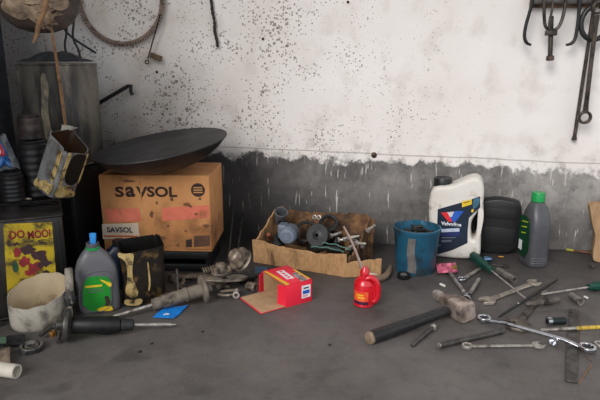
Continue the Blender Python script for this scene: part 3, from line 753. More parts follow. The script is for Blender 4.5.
def S_at(px, py, z=0):
    p = G(px, py, z); return (p - CP).dot(FW) / FPX
# grey bottle, green label, open mouth, left
p = G(96, 313.5); s = S_at(96, 300); h = 64.5 * s * 1.05
BW = 38.5 * s; BD = .052
X1 = T(p.x, p.y + BD / 2, 0) @ Matrix.Rotation(facing(96) - R_(4), 4, 'Z')
t = bottle('oil_bottle', 'uncapped grey oil bottle with a bright green label beside the yellow-labelled tin', BW, BD, h, -.004, greyplastic, X1)
b = MB().lathe([(.0165, h * .93), (.0175, h * .94), (.0175, h), (.0165, h + .001), (.0152, h), (.0152, h * .95)], 28, T(-.004, 0, 0)); obj('neck', b, greyplastic, t)
b = MB().lathe([(.0182, h * .905), (.0198, h * .91), (.0198, h * .94), (.0182, h * .945)], 28, T(-.004, 0, 0)); obj('tamper_ring', b, greencap, t)
def fpoly(X, yf, pts, th=.001, sm=1):
    q = [onface(*k, X, yf) for k in pts]; pl = [(k.x, k.z) for k in q]
    if sm: pl = smooth_poly(pl, sm)
    return MB().slab(pl, th, 0, X=T(0, yf, 0) @ UPR)
yf = -BD / 2 + .0002
fr_ = [(79, 312), (78.5, 290), (82, 280), (88, 273), (96, 270), (110, 270.5), (114, 274), (112, 283), (112, 312)]
q = [onface(*k, X1, yf) for k in fr_]
pl = ccw(smooth_poly([(k.x, k.z) for k in q], 2))
b = MB().slab(pl, .0022, .0008, holes=[inset(pl, .0025)], X=T(0, yf, 0) @ UPR); obj('moulded_frame', b, greyplastic, t)
L = obj('label', fpoly(X1, yf - .0002, [(83, 311), (83, 285), (87, 278), (94, 276), (111, 277), (110, 290), (113, 311)]), greenlab, t); L['label'] = 'bright green label with yellow marks'
obj('yellow_bar', fpoly(X1, yf - .0012, [(85, 286), (102, 284.5), (102, 286.3), (85, 288)], .0008, 0), yellowprint, L)
obj('yellow_figure', fpoly(X1, yf - .0012, [(100, 279), (104, 280.5), (108, 282), (112, 283), (111, 287), (108, 286), (106, 283.5), (101, 281)], .0008, 1), yellowprint, L)
obj('yellow_figure', fpoly(X1, yf - .0012, [(96, 311), (99, 308), (105, 306.5), (111, 305), (114, 311)], .0008, 1), yellowprint, L)
obj('black_figure', fpoly(X1, yf - .0012, [(104, 296), (109, 296), (110, 301), (113, 305), (105, 307), (106, 301)], .0008, 1), ink, L)
for y in (289.5, 292): obj('fine_print', fpoly(X1, yf - .0012, [(88, y), (103, y - 1), (103, y - .2), (88, y + .8)], .0006, 0), greyplastic, L)
nk = X1 @ Vector((-.004, 0, h - .03))
tp_ = X1 @ Vector((-.001, .006, h + .026))
tag(obj('plastic_strip', MB().sheet([[nk + (tp_ - nk) * v + RT * .0095 * u * (.7 + .3 * v) + FH * .0025 * math.cos(u * 2) for u in (-1, -.5, 0, .5, 1)] for v in (0, .35, .7, 1)], .0016), bluetab), 'bright blue plastic strip standing in the mouth of the green-labelled bottle', 'strip')
# dark blue bottle behind
p = G(113, 291); Xd = T(p.x, p.y + .03, 0) @ Matrix.Rotation(facing(110), 4, 'Z')
t = bottle('oil_bottle', 'dark blue plastic bottle half hidden behind the green-labelled grey bottle', 0.1, .05, .15, .015, bluedark, Xd)
obj('screw_cap', MB().cyl(.018, .138, .158, 24, T(.015, 0, 0)), blacksteel, t)

# cut black jerrycan with yellow streaks
p = G(139, 306); s = S_at(139, 300)
w_, d_, h_ = 41 * s, .085, 57 * s
KX = T(p.x, p.y + d_ / 2, 0) @ Matrix.Rotation(facing(139) + R_(9), 4, 'Z')
t = thing('cut_jerrycan', 'upright cut-open black jerrycan with dripping yellow streak below the lettered carton', 'jerrycan', X=KX)
sec = rrect(w_, d_, .018, 5)
random.seed(9); nz2 = [rnd(-.003, .004) for _ in range(80)]
cs = ccw(sec)
b = shell(MB(), sec, [(0, .86), (.008, .95), (.03, .98), (h_ * .5, .98), (h_ * .85, 1.0), (h_, 1.02)], .0022, lambda i: nz2[i] + .014 * (cs[i][1] > 0) + .006 * cs[i][0] / w_)
obj('shell', b, [M('tar_black_plastic', S(34, 29, 25), S(20, 18, 17), 12, .3, 0, .15, S(116, 90, 50), 22, .53, .7), blackoil], t)
yf = -d_ * .98 / 2 - .0006
obj('yellow_streak', fpoly(KX, yf, [(117.5, 252), (124, 254), (131, 253), (134, 254), (133, 262), (132, 270), (133, 279), (136, 286), (139, 294), (134, 298), (127, 296), (125, 290), (127, 283), (127.5, 272), (126, 262), (121, 258), (118, 257)], .0014, 1), creamoil, t)
obj('yellow_streak', fpoly(KX, yf, [(125, 299), (132, 300), (143, 298), (141, 305), (130, 306), (124, 304)], .0012, 1), creamoil, t)
obj('rubbed_rim', fpoly(KX, yf, [(147, 262), (148.5, 262), (151, 284), (149, 292), (148, 290), (149, 282)], .0012, 1), creamoil, t)

# ------------------------------------------------------------------ junk at the bottom left
p = G(31, 333); WX = T(p.x, p.y + .055, 0) @ Matrix.Rotation(facing(31), 4, 'Z')
s = S_at(31, 330)
t = thing('cut_jug', 'dirty white cut-off plastic jug standing in front of the yellow-labelled tin', 'jug', X=WX)
sec = [(59 * s / 2 * math.cos(2 * PI * i / 48), .052 * math.sin(2 * PI * i / 48)) for i in range(48)]
sec = [(x * (1.0 if abs(x) < .05 else .985), y) for x, y in sec]
hz = [.026 * (ccw(sec)[i][1] / .052) + .0015 * math.sin(i * 1.3) + .012 * ccw(sec)[i][0] / .07 for i in range(48)]
b = shell(MB(), sec, [(0, .9), (.006, .97), (.02, 1), (.06, 1), (.098, 1.0)], .0022, lambda i: hz[i])
obj('shell', b, [dirtywhite, M('tan_stained_inside', S(190, 172, 142), S(168, 148, 118), 12, .6, 0, .05, S(90, 76, 60), 14, .55, .7)], t)

# damper tube leaning on the tin
p0 = G(71, 328, .008); p1 = AX(68.5, 268, 1.43)
t = thing('damper_tube', 'slim grey-white damper tube leaning upright between tin and green-labelled bottle', 'tube', X=along(p0, p1))
l = (p1 - p0).length
Xr = RY(90)
obj('rod', MB().cyl(.006, 0, l * .5, 14, Xr), steel, t)
obj('sleeve', MB().lathe([(.006, l * .38), (.012, l * .4), (.0135, l * .55), (.011, l * .62), (.0105, l * .985), (.008, l)], 18, Xr), M('chalky_grey_sleeve', S(160, 152, 140), S(120, 112, 102), 20, .7, .1, .2, S(60, 54, 48), 18, .5, .65), t)
obj('oil_clump', MB().lathe([(.011, l * .36), (.0142, l * .42), (.0148, l * .5), (.013, l * .58), (.011, l * .6)], 14, Xr, wob=lambda a_, z: 1 + .2 * math.sin(3 * a_ + z * 90)), soot, t)

# black strut lying towards the right
p0 = G(58, 325, .047); p1 = G(176, 324.5, .012)
SX = along(p0, p1); l = (p1 - p0).length
def fx(px): q = onface(px, 326, SX, 0); return q.x
t = thing('strut', 'black shock strut with a large flange lying in front of the green-labelled bottle', 'shock absorber', X=SX)
Z = RY(90)
obj('flange', MB().lathe([(.008, fx(64)), (.041, fx(65)), (.0425, fx(67)), (.041, fx(69.5)), (.02, fx(72))], 40, Z), darksteel, t)
obj('tube', MB().lathe([(.02, fx(71)), (.0225, fx(73)), (.0225, fx(117)), (.02, fx(120)), (.008, fx(121))], 32, Z), blacksteel, t)
obj('bump_stop', MB().lathe([(.008, fx(120)), (.0165, fx(121)), (.0165, fx(125)), (.0145, fx(127)), (.0155, fx(129)), (.014, fx(133)), (.006, fx(134))], 28, Z), rubber, t)
obj('piston_rod', MB().lathe([(.0046, fx(133)), (.0046, fx(156)), (.0056, fx(156.5)), (.0056, fx(160)), (.0046, fx(161)), (.0046, fx(170)), (.003, fx(174)), (.0015, fx(176))], 16, Z), steel, t)
obj('end_stud', MB().cyl(.012, fx(56), fx(65), 16, Z), darksteel, t)
c = G(109, 329, .003)
b = MB().lathe([(.03, 0), (.034, .001), (.036, .0025), (.034, .004), (.03, .0045), (.03, 0)], 40)
tag(obj('rubber_ring', b, rubber, X=T(c.x, c.y, .002)), 'black rubber ring on the floor under the black strut', 'ring')
# bent bracket with a brass nut, dark plate, rag, bearing, pipes
pts = [G(40, 336, .012), G(46, 331, .016), G(53, 326, .02), G(58, 327, .02), G(60, 333, .016), G(58, 342, .008)]
q = pts
for _ in range(2): q = [q[0]] + [v for a_, b_ in zip(q, q[1:]) for v in (a_.lerp(b_, .25), a_.lerp(b_, .75))] + [q[-1]]
tag(obj('bent_bracket', MB().tube(q, .0055, 10), darksteel), 'dark bent steel hook bracket left of the black strut', 'bracket')
p = G(53, 336, 0); t = thing('hex_nut', 'brass coloured hex nut by the dark bent bracket', 'nut', p)
obj('nut_body', MB().slab(circ(.0085, 6), .013, .001, holes=[circ(.0045, 16)]), brass, t)
g = [[G(-6 + 6.2 * i, 335 + 3.2 * j + (4 - i) * .6, .008 + .01 * math.sin(i * 1.1 + j * .8) ** 2) for i in range(6)] for j in range(4)]
tag(obj('rubber_flap', MB().sheet(g, .004), rubber), 'black crumpled rubber flap in front of the dirty white jug', 'flap')
random.seed(4)
g = [[G(-10 + 4.0 * i, 350 + 4.0 * j - i * .6, .006 + .008 * math.sin(i * 1.4 + j) ** 2 + .012 * (i / 5) ** 2) for i in range(6)] for j in range(5)]
tag(obj('oily_rag', MB().sheet(g, .003), rag, sharp=180), 'tan oily rag bunched above the white pipe at the left edge', 'rag')
g = [[G(-6 + 4 * i, 338 + 3 * j - i * .4, .03 + .003 * math.sin(i + j)) for i in range(4)] for j in range(3)]
tag(obj('green_scrap', MB().sheet(g, .003), M('faded_green_scrap', S(80, 106, 84), S(60, 84, 66), 30, .8, 0, .2)), 'faded green scrap at the left edge above the tan rag', 'scrap')
p = G(32, 350); t = thing('ball_bearing', 'greasy steel ball bearing ring lying on the open floor', 'bearing', p)
obj('outer_race', MB().lathe([(.021, 0), (.0265, 0), (.028, .0015), (.028, .0125), (.0265, .014), (.021, .014), (.0205, .013), (.0205, .001), (.021, 0)], 40), M('greasy_bearing_steel', S(150, 148, 148), S(104, 102, 102), 50, .3, .8, .05, S(50, 48, 48), 30, .5, .64), t)
obj('inner_race', MB().lathe([(.0115, 0), (.016, 0), (.016, .014), (.0115, .014), (.011, .013), (.011, .001), (.0115, 0)], 36), MATS['greasy_bearing_steel'], t)
obj('seal', MB().slab(circ(.0206, 36), .004, 0, holes=[circ(.0158, 36)], X=T(0, 0, .005)), soot, t)
p0 = G(-14, 367, .017); p1 = G(17, 371.5, .0165); t = thing('white_pipe', 'short dirty white plastic pipe at the lower left corner', 'pipe', X=along(p0, p1)); l = (p1 - p0).length
obj('pipe_wall', MB().lathe([(.0125, .0), (.0162, 0), (.0162, l), (.0125, l), (.0125, .0)], 28, RY(90)), pvc, t)
p0 = G(-5, 323, .012); t = thing('hose_end', 'brown rubber hose end at the left edge by the dirty white jug', 'hose', X=along(p0, G(4, 321, .012)))
obj('hose_wall', MB().lathe([(.007, -.05), (.011, -.05), (.012, .012), (.008, .012), (.007, -.05)], 20, RY(90)), M('brown_hose', S(92, 70, 60), S(64, 50, 46), 30, .6, 0, .2), t)

# shock absorber lying in the middle, blue wrapper under it
p0 = G(112, 317, .012); p1 = G(208, 288, .042)
t_ = [G(153, 318), G(168, 319.5), G(174, 320), G(188, 307), G(184, 305), G(166, 309)]
g = [[t_[0].lerp(t_[2], v) + Vector((0, 0, .002 + .004 * v)) if u == 0 else (t_[0].lerp(t_[2], v)).lerp(t_[5].lerp(t_[3], v), u) + Vector((0, 0, .003 + .004 * math.sin(v * 5 + u * 3) ** 2)) for v in (0, .25, .5, .75, 1)] for u in (0, .33, .66, 1)]
bw = obj('blue_wrapper', MB().sheet(g, .0014), bluewrap); tag(bw, 'bright blue foil wrapper on the floor under the muddy shock absorber', 'wrapper')
a_ = [(p_ + Vector((0, 0, .0035))) for p_ in (t_[0].lerp(t_[2], .28).lerp(t_[5].lerp(t_[3], .28), .22), t_[0].lerp(t_[2], .72).lerp(t_[5].lerp(t_[3], .72), .22))]
d = a_[1] - a_[0]; e = Vector((-d.y, d.x, 0)) * .28
obj('print_mark', MB().sheet([[a_[0], a_[0] + d * .5 + Vector((0, 0, .003)), a_[1]], [a_[0] + e, a_[0] + d * .5 + e + Vector((0, 0, .003)), a_[1] + e]], .0008), whiteclean, bw)
SX = along(p0, p1); l = (p1 - p0).length
def fx(px, py): q = onface(px, py, SX, 0); return q.x
xs = lambda px: fx(px, 317 - (px - 112) * 28 / 96)
t = thing('shock_absorber', 'muddy grey shock absorber with a round end flange below the lettered carton', 'shock absorber', X=SX)
mud = M('muddy_grey_paint', S(128, 118, 104), S(96, 86, 76), 30, .7, .1, .4, S(58, 48, 40), 20, .55, .68)
obj('piston_rod', MB().lathe([(.002, 0), (.005, .006), (.005, xs(153))], 16, Z), steel, t)
obj('collar', MB().lathe([(.008, xs(152)), (.0165, xs(152.6)), (.0175, xs(157)), (.0165, xs(162)), (.01, xs(163))], 28, Z), mud, t)
obj('tube', MB().lathe([(.014, xs(161)), (.0195, xs(163)), (.0205, xs(167)), (.0195, xs(170)), (.0195, xs(184)), (.022, xs(185)), (.022, xs(187)), (.0195, xs(188)), (.0195, xs(201))], 30, Z), mud, t)
obj('flange', MB().lathe([(.012, xs(200.5)), (.0385, xs(202)), (.04, xs(203.5)), (.0385, xs(205)), (.014, xs(206)), (.012, xs(211))], 40, Z), mud, t)

# ------------------------------------------------------------------ scrap heap between carton and torn tray
p = G(222, 279, .034); t = thing('gasket_plate', 'thin flat grimy steel plate on top of the scrap heap', 'plate', (p.x, p.y, .034), YAW)
pl = smooth_poly([(-.085, .01), (-.06, -.022), (.0, -.03), (.06, -.024), (.085, 0), (.07, .025), (.0, .03), (-.05, .032)])
obj('plate_body', MB().slab(pl, .006, .0015, holes=[circ(.012, 18, .01, 0)]), M('scuffed_plate_steel', S(150, 140, 128), S(110, 102, 94), 40, .45, .4, .3, S(56, 50, 46), 20, .54, .68), t)
def axle(name, label, cat, loc, X): return thing(name, label, cat, X=T(*loc) @ X)
p = G(229, 286, 0); t = thing('cast_bracket', 'black cast bracket block holding up the flat grimy plate', 'bracket', (p.x - .01, p.y + .04, 0), YAW)
obj('block', MB().slab(smooth_poly([(-.04, -.012), (.035, -.016), (.045, .02), (0, .03), (-.04, .025)]), .0325, .005), darksteel, t)
p = G(239, 268, .055); t = axle('pulley', 'grimy grooved pulley tilted on top of the scrap heap', 'pulley', (p.x + .005, p.y, .085), RZ(20) @ RY(-50) @ RX(18))
obj('sheave', MB().lathe([(.008, -.012), (.036, -.012), (.038, -.009), (.03, -.003), (.03, .003), (.038, .009), (.036, .013), (.02, .014), (.018, .02), (.008, .02), (.008, -.012)], 40), greyiron, t)
obj('hub_cup', MB().lathe([(.009, .013), (.024, .014), (.022, .034), (.014, .04), (.009, .038)], 30), greyiron, t)
p = G(220, 276, .04); t = axle('hub_casting', 'knobbly grimy hub casting beside the tilted pulley', 'casting', (p.x, p.y + .02, .041), RZ(-15))
obj('flange', MB().lathe([(.03, 0), (.033, .004), (.03, .01), (.018, .013), (.017, .03), (.012, .034), (.002, .034)], 32), greyiron, t)
for k in range(3):
    a_ = k * 2.1 + .4; obj('lug', MB().cyl(.0075, 0, .02, 14, T(.026 * math.cos(a_), .026 * math.sin(a_), .006)), greyiron, t)
p = G(195, 283, 0); t = axle('control_arm', 'flat forked steel arm lying left of the scrap heap behind the muddy shock absorber', 'arm', (p.x, p.y + .02, .012), RZ(12))
obj('arm', MB().slab(smooth_poly([(-.08, -.006), (-.03, -.014), (.03, -.012), (.07, -.004), (.07, .008), (.02, .014), (-.03, .016), (-.08, .006)]), .01, .002), greyiron, t)
for sx in (-.075, .068): obj('eye', MB().lathe([(.008, -.006), (.014, -.006), (.015, 0), (.015, .018), (.008, .018), (.008, -.006)], 20, T(sx, 0, 0)), greyiron, t)
random.seed(21)
def hexbolt(r=.005, l=.04):
    b = MB().slab(circ(r * 1.75, 6), r * 1.2, .0006); b.cyl(r, r * 1.1, l, 12); return b
bolts = [(203, 277, 20, 'greasy bolt lying behind the muddy shock absorber flange'), (212, 277, 140, 'greasy bolt on the heap left of the hub casting'), (219, 290, 75, 'greasy bolt in front of the black cast bracket'), (250, 277, 200, 'greasy bolt at the foot of the torn tray corner'), (182, 289, 100, 'greasy bolt between carton and muddy shock absorber')]
for px, py, a_, lab in bolts:
    p = G(px, py); t = obj('hex_bolt', hexbolt(.006, .045), greyiron, X=T(p.x, p.y, .011) @ RZ(a_) @ RY(88)); tag(t, lab, 'bolt', 'greasy bolts of the scrap heap')
# clevis in front
p = G(229, 298); t = axle('hose_clamp', 'small rusty steel clamp with a light bolt in front of the scrap heap', 'clamp', (p.x, p.y + .012, .002), Matrix.Rotation(YAW, 4, 'Z'))
b = MB().tube([(-.035, -.004, .006), (-.02, -.012, .007), (0, -.014, .008), (.02, -.01, .01), (.025, .004, .012), (.01, .014, .012), (-.012, .013, .01), (-.03, .01, .008)], .005, 8); obj('band', b, greyiron, t)
obj('bolt', MB().cyl(.006, 0, .026, 12, T(.022, -.008, 0)), steel, t)
obj('washer', MB().slab(circ(.011, 20), .003, .0008, holes=[circ(.005, 14)], X=T(.022, -.022, .012) @ RX(80)), steel, t)
# slim rods in the dark gap
for k, (x0, y0, x1, y1, m_, lab) in enumerate([(236, 262, 243, 214, darksteel, 'slim dark rod leaning on the wall nearest the torn tray'), (228, 262, 234, 205, darksteel, 'slim dark rod leaning on the wall midway between carton and tray'), (178, 281, 178, 270, steel, 'short steel stud standing up under the lettered carton')]):
    p0 = G(x0, y0, .005)
    p1 = W(x1, y1, -.012) if k < 2 else p0 + Vector((0, 0, .075))
    if k == 2: p0 = G(178, 292, 0); p1 = p0 + Vector((0, 0, .075))
    tag(obj('steel_rod', MB().tube([p0.lerp(p1, i / 4) for i in range(5)], .0035, 8), m_), lab, 'rod')

# ================================================================== torn cardboard tray and its contents
FL, FRp, BRp = G(254, 262), G(347, 277.5), G(388, 268)
u = (FRp - FL); v = BRp - FRp
v = v - u.normalized() * v.dot(u.normalized()); u2 = u.normalized(); v2 = v.normalized()
TLx, TDx = u.length, .215
TX = Matrix((Vector((u2.x, u2.y, 0)), Vector((v2.x, v2.y, 0)), Vector((0, 0, 1)))).transposed().to_4x4(); TX.translation = FL
t = thing('cardboard_tray', 'torn oily cardboard tray full of old parts against the grey dado', 'tray', X=TX)
obj('bottom', MB().box((TLx / 2, TDx / 2, .004), (TLx, TDx, .006), .001), cardtorn, t)
random.seed(13)
def ragged(l, hts, y, n=24, amp=.006, lean=0, curve=0):
    g = []
    for j in range(5):
        vv = j / 4; row = []
        for i in range(n):
            uu = i / (n - 1); k = uu * (len(hts) - 1); a0 = int(min(k, len(hts) - 2)); hh = hts[a0] + (hts[a0 + 1] - hts[a0]) * (k - a0)
            tt = hh + (TR[i % 40] * amp if j == 4 else 0)
            row.append((uu * l, y + lean * vv + curve * math.sin(uu * PI) * vv + .0012 * math.sin(i * 1.9 + j), .001 + (tt - .001) * vv))
        g.append(row)
    return g
TR = [rnd(-1, 1) for _ in range(40)]
obj('front_panel', MB().sheet(ragged(TLx, [.088, .085, .078, .078, .074, .076, .082], 0, amp=.0035, lean=-.008, curve=-.006), .005), cardtorn, t, sharp=60)
TR = [rnd(-1, 1) for _ in range(40)]
cardback = M('shredded_brown_card', S(134, 98, 64), S(88, 62, 44), 40, .95, 0, 1, S(46, 35, 28), 16, .45, .62)
obj('back_panel', MB().sheet(ragged(TLx + .02, [.135, .145, .142, .15, .148, .156, .16, .145], TDx, n=36, amp=.006, lean=.01), .006), cardback, t, sharp=60)
TR = [rnd(-1, 1) for _ in range(40)]
g = ragged(TDx, [.155, .16, .12, .09], 0, n=14, amp=.006, lean=.012); obj('side_panel', MB().sheet(g, .005, T(0, TDx, 0) @ RZ(-90)), cardtorn, t, sharp=60)
g = ragged(TDx * .95, [.07, .075, .11, .15], 0, n=16, amp=.006, lean=.006); obj('side_panel', MB().sheet(g, .005, T(TLx, 0, 0) @ RZ(90) @ Matrix.Scale(-1, 4, (0, 1, 0))), cardback, t, sharp=60)
TR = [rnd(-1, 1) for _ in range(40)]
# torn flap hanging out at the right
q0 = TX.inverted() @ FRp
g = [[(TLx - .004 + .115 * i / 9 * .9, -.004 + .115 * i / 9 * .52 + .0008 * math.sin(i * 2), .002 + (.05 + .012 * (i / 9) + .003 * TR[i]) * j / 3) for i in range(10)] for j in range(4)]
obj('torn_flap', MB().sheet(g, .004), cardtorn, t, sharp=60)
# contents; local frame of the tray -> world
def tr(x, y, z): return TX @ Vector((x, y, z))
TA = math.atan2(u2.y, u2.x)
def intray(px, py, z): return G(px, py, z)
def tloc(px, py, yl):                                    # pixel ray met with the tray-frame plane y = yl
    q = onface(px, py, TX, yl); return q
BED = .008
q = tloc(287, 236, .075)
t = thing('small_motor', 'grey round-faced motor lying in the torn tray', 'motor', X=TX @ T(q.x, .095, q.z + .004) @ RZ(10))
obj('casing', MB().lathe([(.01, -.03), (.03, -.028), (.033, -.02), (.033, .025), (.028, .03), (.001, .03)], 36, RX(90)), greyblue, t)
obj('face_disc', MB().lathe([(.026, .029), (.027, .034), (.014, .036), (.012, .033), (.001, .033)], 32, RX(90)), M('pale_grey_blue_face', S(132, 142, 158), S(110, 120, 136), 20, .4, .2, .05), t)
obj('mount_plate', MB().box((-.022, -.005, .012), (.03, .045, .05), .004), greyblue, t)
q = tloc(271, 219, .15)
t = thing('metal_cup', 'dull grey metal cup at the left back of the torn tray', 'cup', X=TX @ T(q.x + .046, .135, q.z + .012) @ RX(24) @ RY(10) @ Matrix.Scale(.86, 4) @ RY(10))
obj('cup_wall', MB().lathe([(.001, -.02), (.022, -.02), (.029, .04), (.026, .04), (.02, -.014), (.001, -.014)], 32), M('dull_grey_tin', S(128, 130, 134), S(92, 94, 98), 30, .45, .5, .1, S(36, 36, 38), 16, .5, .66), t)
q = tloc(269, 236, .05); tag(obj('copper_fitting', MB().cyl(.008, -.02, .02, 16, RX(50)), copper, X=TX @ T(q.x, .06, q.z - .005)), 'dull copper fitting left of the grey motor in the tray', 'fitting')
for px, py, r, a_, lab in ((303, 232, .035, 62, 'black rubber drive belt loop right of the grey motor'), (319, 225, .026, 72, 'black rubber belt loop in the middle of the torn tray')):
    q = tloc(px, py, .16)
    tag(obj('drive_belt', MB().tube([(r * 1.25 * math.cos(2 * PI * i / 30), r * math.sin(2 * PI * i / 30), .003 * math.sin(4 * PI * i / 30)) for i in range(30)], .0065, 8, closed=True), rubber, X=TX @ T(q.x + (.012 if px < 310 else .03), .15 if px < 310 else .18, q.z + .006) @ RX(a_) @ RZ(15)), lab, 'belt', 'belts in the torn tray')
q = tloc(317, 232, .1); t = thing('cable_reel', 'dark grooved wheel half buried in the middle of the tray', 'wheel', X=TX @ T(q.x + .005, .1, q.z - .012) @ RX(70))
obj('rim', MB().lathe([(.018, -.012), (.04, -.012), (.042, -.008), (.034, 0), (.042, .008), (.04, .012), (.018, .012), (.018, -.012)], 40), blacksteel, t)
obj('boss', MB().lathe([(.006, -.014), (.018, -.012), (.018, .012), (.006, .014), (.006, -.014)], 24), soot, t)
for px, py, lab in ((314.5, 217, 'left of two small steel link rings above the tray parts'), (319, 217.5, 'right of two small steel link rings above the tray parts')):
    q = tloc(px, py, .15)
    tag(obj('link_ring', MB().tube([(.0065 * math.cos(2 * PI * i / 18), .0065 * math.sin(2 * PI * i / 18), 0) for i in range(18)], .0026, 8, closed=True), steel, X=TX @ T(q.x, .15, q.z) @ RX(80)), lab, 'ring', 'two link rings in the tray')
# oily lumps bedding the tray
random.seed(31)
lump = []
labs = ['black oily casting filling the left front of the tray', 'black oily casting under the grey motor', 'black oily casting under the grooved wheel', 'black oily casting in the middle back of the tray', 'black oily casting under the steel bits at the right', 'black oily casting at the left back under the grey cup', 'black oily casting behind the light steel bits', 'tall black oily casting behind the grooved wheel', 'black oily casting at the right front tray corner']
for k, (fx_, fy_, r, h_) in enumerate([(.12, .2, .024, .05), (.3, .22, .028, .035), (.53, .2, .028, .035), (.45, .82, .028, .055), (.74, .25, .028, .04), (.1, .55, .026, .06), (.9, .8, .022, .08), (.68, .83, .03, .09), (.9, .3, .022, .055)]):
    pr = [(r * .9, 0), (r, h_ * .3), (r * .85, h_ * .7), (r * .45, h_ * .95), (.001, h_)]
    ph = rnd(0, 6)
    tag(obj('casting_lump', MB().lathe(pr, 22, wob=lambda a_, z: 1 + .12 * math.sin(3 * a_ + ph) + .06 * math.sin(7 * a_ + z * 60 + ph)), M('greasy_black_iron', S(46, 44, 44), S(26, 26, 27), 40, .35, .3, .4), X=TX @ T(TLx * fx_, TDx * fy_, BED)), labs[k], 'casting')
small = [(347, 238, 'spark_plug', 'pale spark plug lying at the right end of the tray', 25), (356, 243, 'spark_plug', 'pale spark plug nearest the spout tip in the tray', -20), (349, 248, 'spark_plug', 'pale spark plug at the front right of the tray heap', 60)]
for px, py, nm, lab, a_ in small:
    q = tloc(px, py, .09)
    t = thing(nm, lab, 'spark plug', X=TX @ T(q.x, .09, q.z) @ RZ(a_) @ RY(80), group='spark plugs in the tray')
    obj('insulator', MB().lathe([(.0035, .012), (.0048, .014), (.0042, .036), (.003, .042), (.001, .044)], 14), dirtywhite, t)
    obj('hex_body', MB().slab(circ(.0085, 6), .012, .001), steel, t); obj('thread', MB().cyl(.005, -.016, .001, 14), steel, t)
for k, (x0, y0, x1, y1, lab) in enumerate([(311, 247, 344, 252, 'pale green wire along the tray front edge'), (322, 243, 350, 250, 'pale green wire across the middle of the tray')]):
    p0 = TX @ tloc(x0, y0, .03 + .03 * k); p1 = TX @ tloc(x1, y1, .03 + .02 * k)
    tag(obj('green_wire', MB().tube([p0.lerp(p1, i / 8) + Vector((0, 0, .006 * math.sin(i / 8 * PI) + .002 * math.sin(i * 2))) for i in range(9)], .0022, 7), greenwire), lab, 'wire', 'green wires in the tray')
random.seed(17)
for k, lab in enumerate(['long steel bolt lying across the right of the tray', 'steel bolt standing at the back right of the tray', 'steel bolt between the two pale spark plugs in the tray', 'steel bolt in front of the grooved wheel']):
    px, py, a_ = [(338, 240, 15), (366, 232, 80), (363, 246, 140), (328, 238, 60)][k]
    q = tloc(px, py, .1); tag(obj('tray_bolt', hexbolt(.0055, .05), steel, X=TX @ T(q.x, .1 + .02 * (k % 2), q.z) @ RZ(a_) @ RY(84)), lab, 'bolt', 'bolts in the tray')
# blue packet peeping out under the tray, root at its right end
g = [[G(255 + 3.2 * i, 267 + 3 * j, .003 + .004 * math.sin(i + j) ** 2) for i in range(5)] for j in range(3)]
tag(obj('blue_packet', MB().sheet(g, .002), M('dull_blue_packet', S(48, 104, 138), S(36, 80, 112), 30, .5, 0, .2)), 'dull blue packet at the left front foot of the torn tray', 'packet')
pts = [G(375, 280, .012), G(381, 278, .013), G(386, 275.5, .014), G(389, 271, .014), G(390.5, 266, .012)]
tag(obj('dry_root', MB().tube(pts, [.007, .011, .0105, .009, .005], 10), M('root_brown', S(134, 112, 92), S(100, 82, 68), 40, .8, 0, .3)), 'curved brown root or hose end between torn tray and blue bucket', 'root')

random.seed(51)
for k, (a_, b_, c_, lab) in enumerate([((.04, .11, .075), (.05, .05, .085), (.085, .035, .06), 'black hose piece curling over the left front of the tray heap'), ((.215, .06, .06), (.25, .05, .08), (.3, .07, .065), 'black hose piece at the right front of the tray heap')]):
    a_, b_, c_ = Vector(a_), Vector(b_), Vector(c_)
    q = [(a_ * (1 - v) ** 2 + b_ * 2 * v * (1 - v) + c_ * v * v) for v in [i / 8 for i in range(9)]]
    o = MB().tube(q, .0085, 10)
    tag(obj('rubber_hose', o, rubber, X=TX.copy()), lab, 'hose', 'hose pieces in the torn tray')
# more greasy oddments of the scrap heap
p = G(246, 285); t = axle('brake_cylinder', 'stubby black cylinder at the foot of the tray corner', 'cylinder', (p.x, p.y + .02, .018), RZ(35) @ RY(90))
obj('barrel', MB().lathe([(.012, -.03), (.017, -.028), (.0175, .02), (.013, .026), (.008, .04), (.001, .041)], 24), M('greasy_black_iron', S(46, 44, 44)), t)
p = G(212, 290); t = axle('link_plate', 'small grimy link arm in front of the heap beside the muddy flange', 'arm', (p.x + .01, p.y + .025, .006), RZ(-25))
obj('arm', MB().slab(smooth_poly([(-.045, -.007), (0, -.005), (.045, -.008), (.05, .0), (.045, .009), (0, .006), (-.045, .008), (-.05, 0)]), .009, .002, holes=[circ(.0035, 12, -.04, 0), circ(.0035, 12, .04, 0)]), greyiron, t)

q = G(204, 284, .008)
b = MB().tube([(-.03 + .06 * i / 70, .011 * math.cos(i * 2 * PI / 10), .011 * math.sin(i * 2 * PI / 10)) for i in range(71)], .0022, 6)
tag(obj('coil_spring', b, greyiron, X=T(q.x + .01, q.y + .055, .0345) @ RZ(30)), 'small greasy coil spring behind the muddy flange in the scrap heap', 'spring')
for px, py, rz, lab in ((215, 273, 20, 'grimy bushing sleeve at the back of the scrap heap'), (252, 291, -30, 'grimy bushing sleeve right of the small rusty clamp')):
    p = G(px, py); t = axle('bushing', lab, 'bushing', (p.x, p.y, .0145), RZ(rz) @ RY(90))
    obj('sleeve', MB().lathe([(.008, -.016), (.0138, -.016), (.0142, -.012), (.0142, .012), (.0138, .016), (.008, .016), (.008, -.016)], 24), greyiron, t)
p = G(186, 281); t = axle('flange_disc', 'dark grimy flanged disc lying flat under the lettered carton edge', 'disc', (p.x - .02, p.y + .01, 0), RZ(0))
obj('disc', MB().lathe([(.012, 0), (.035, 0), (.036, .003), (.034, .006), (.018, .007), (.016, .016), (.011, .016), (.012, 0)], 36), greyiron, t)

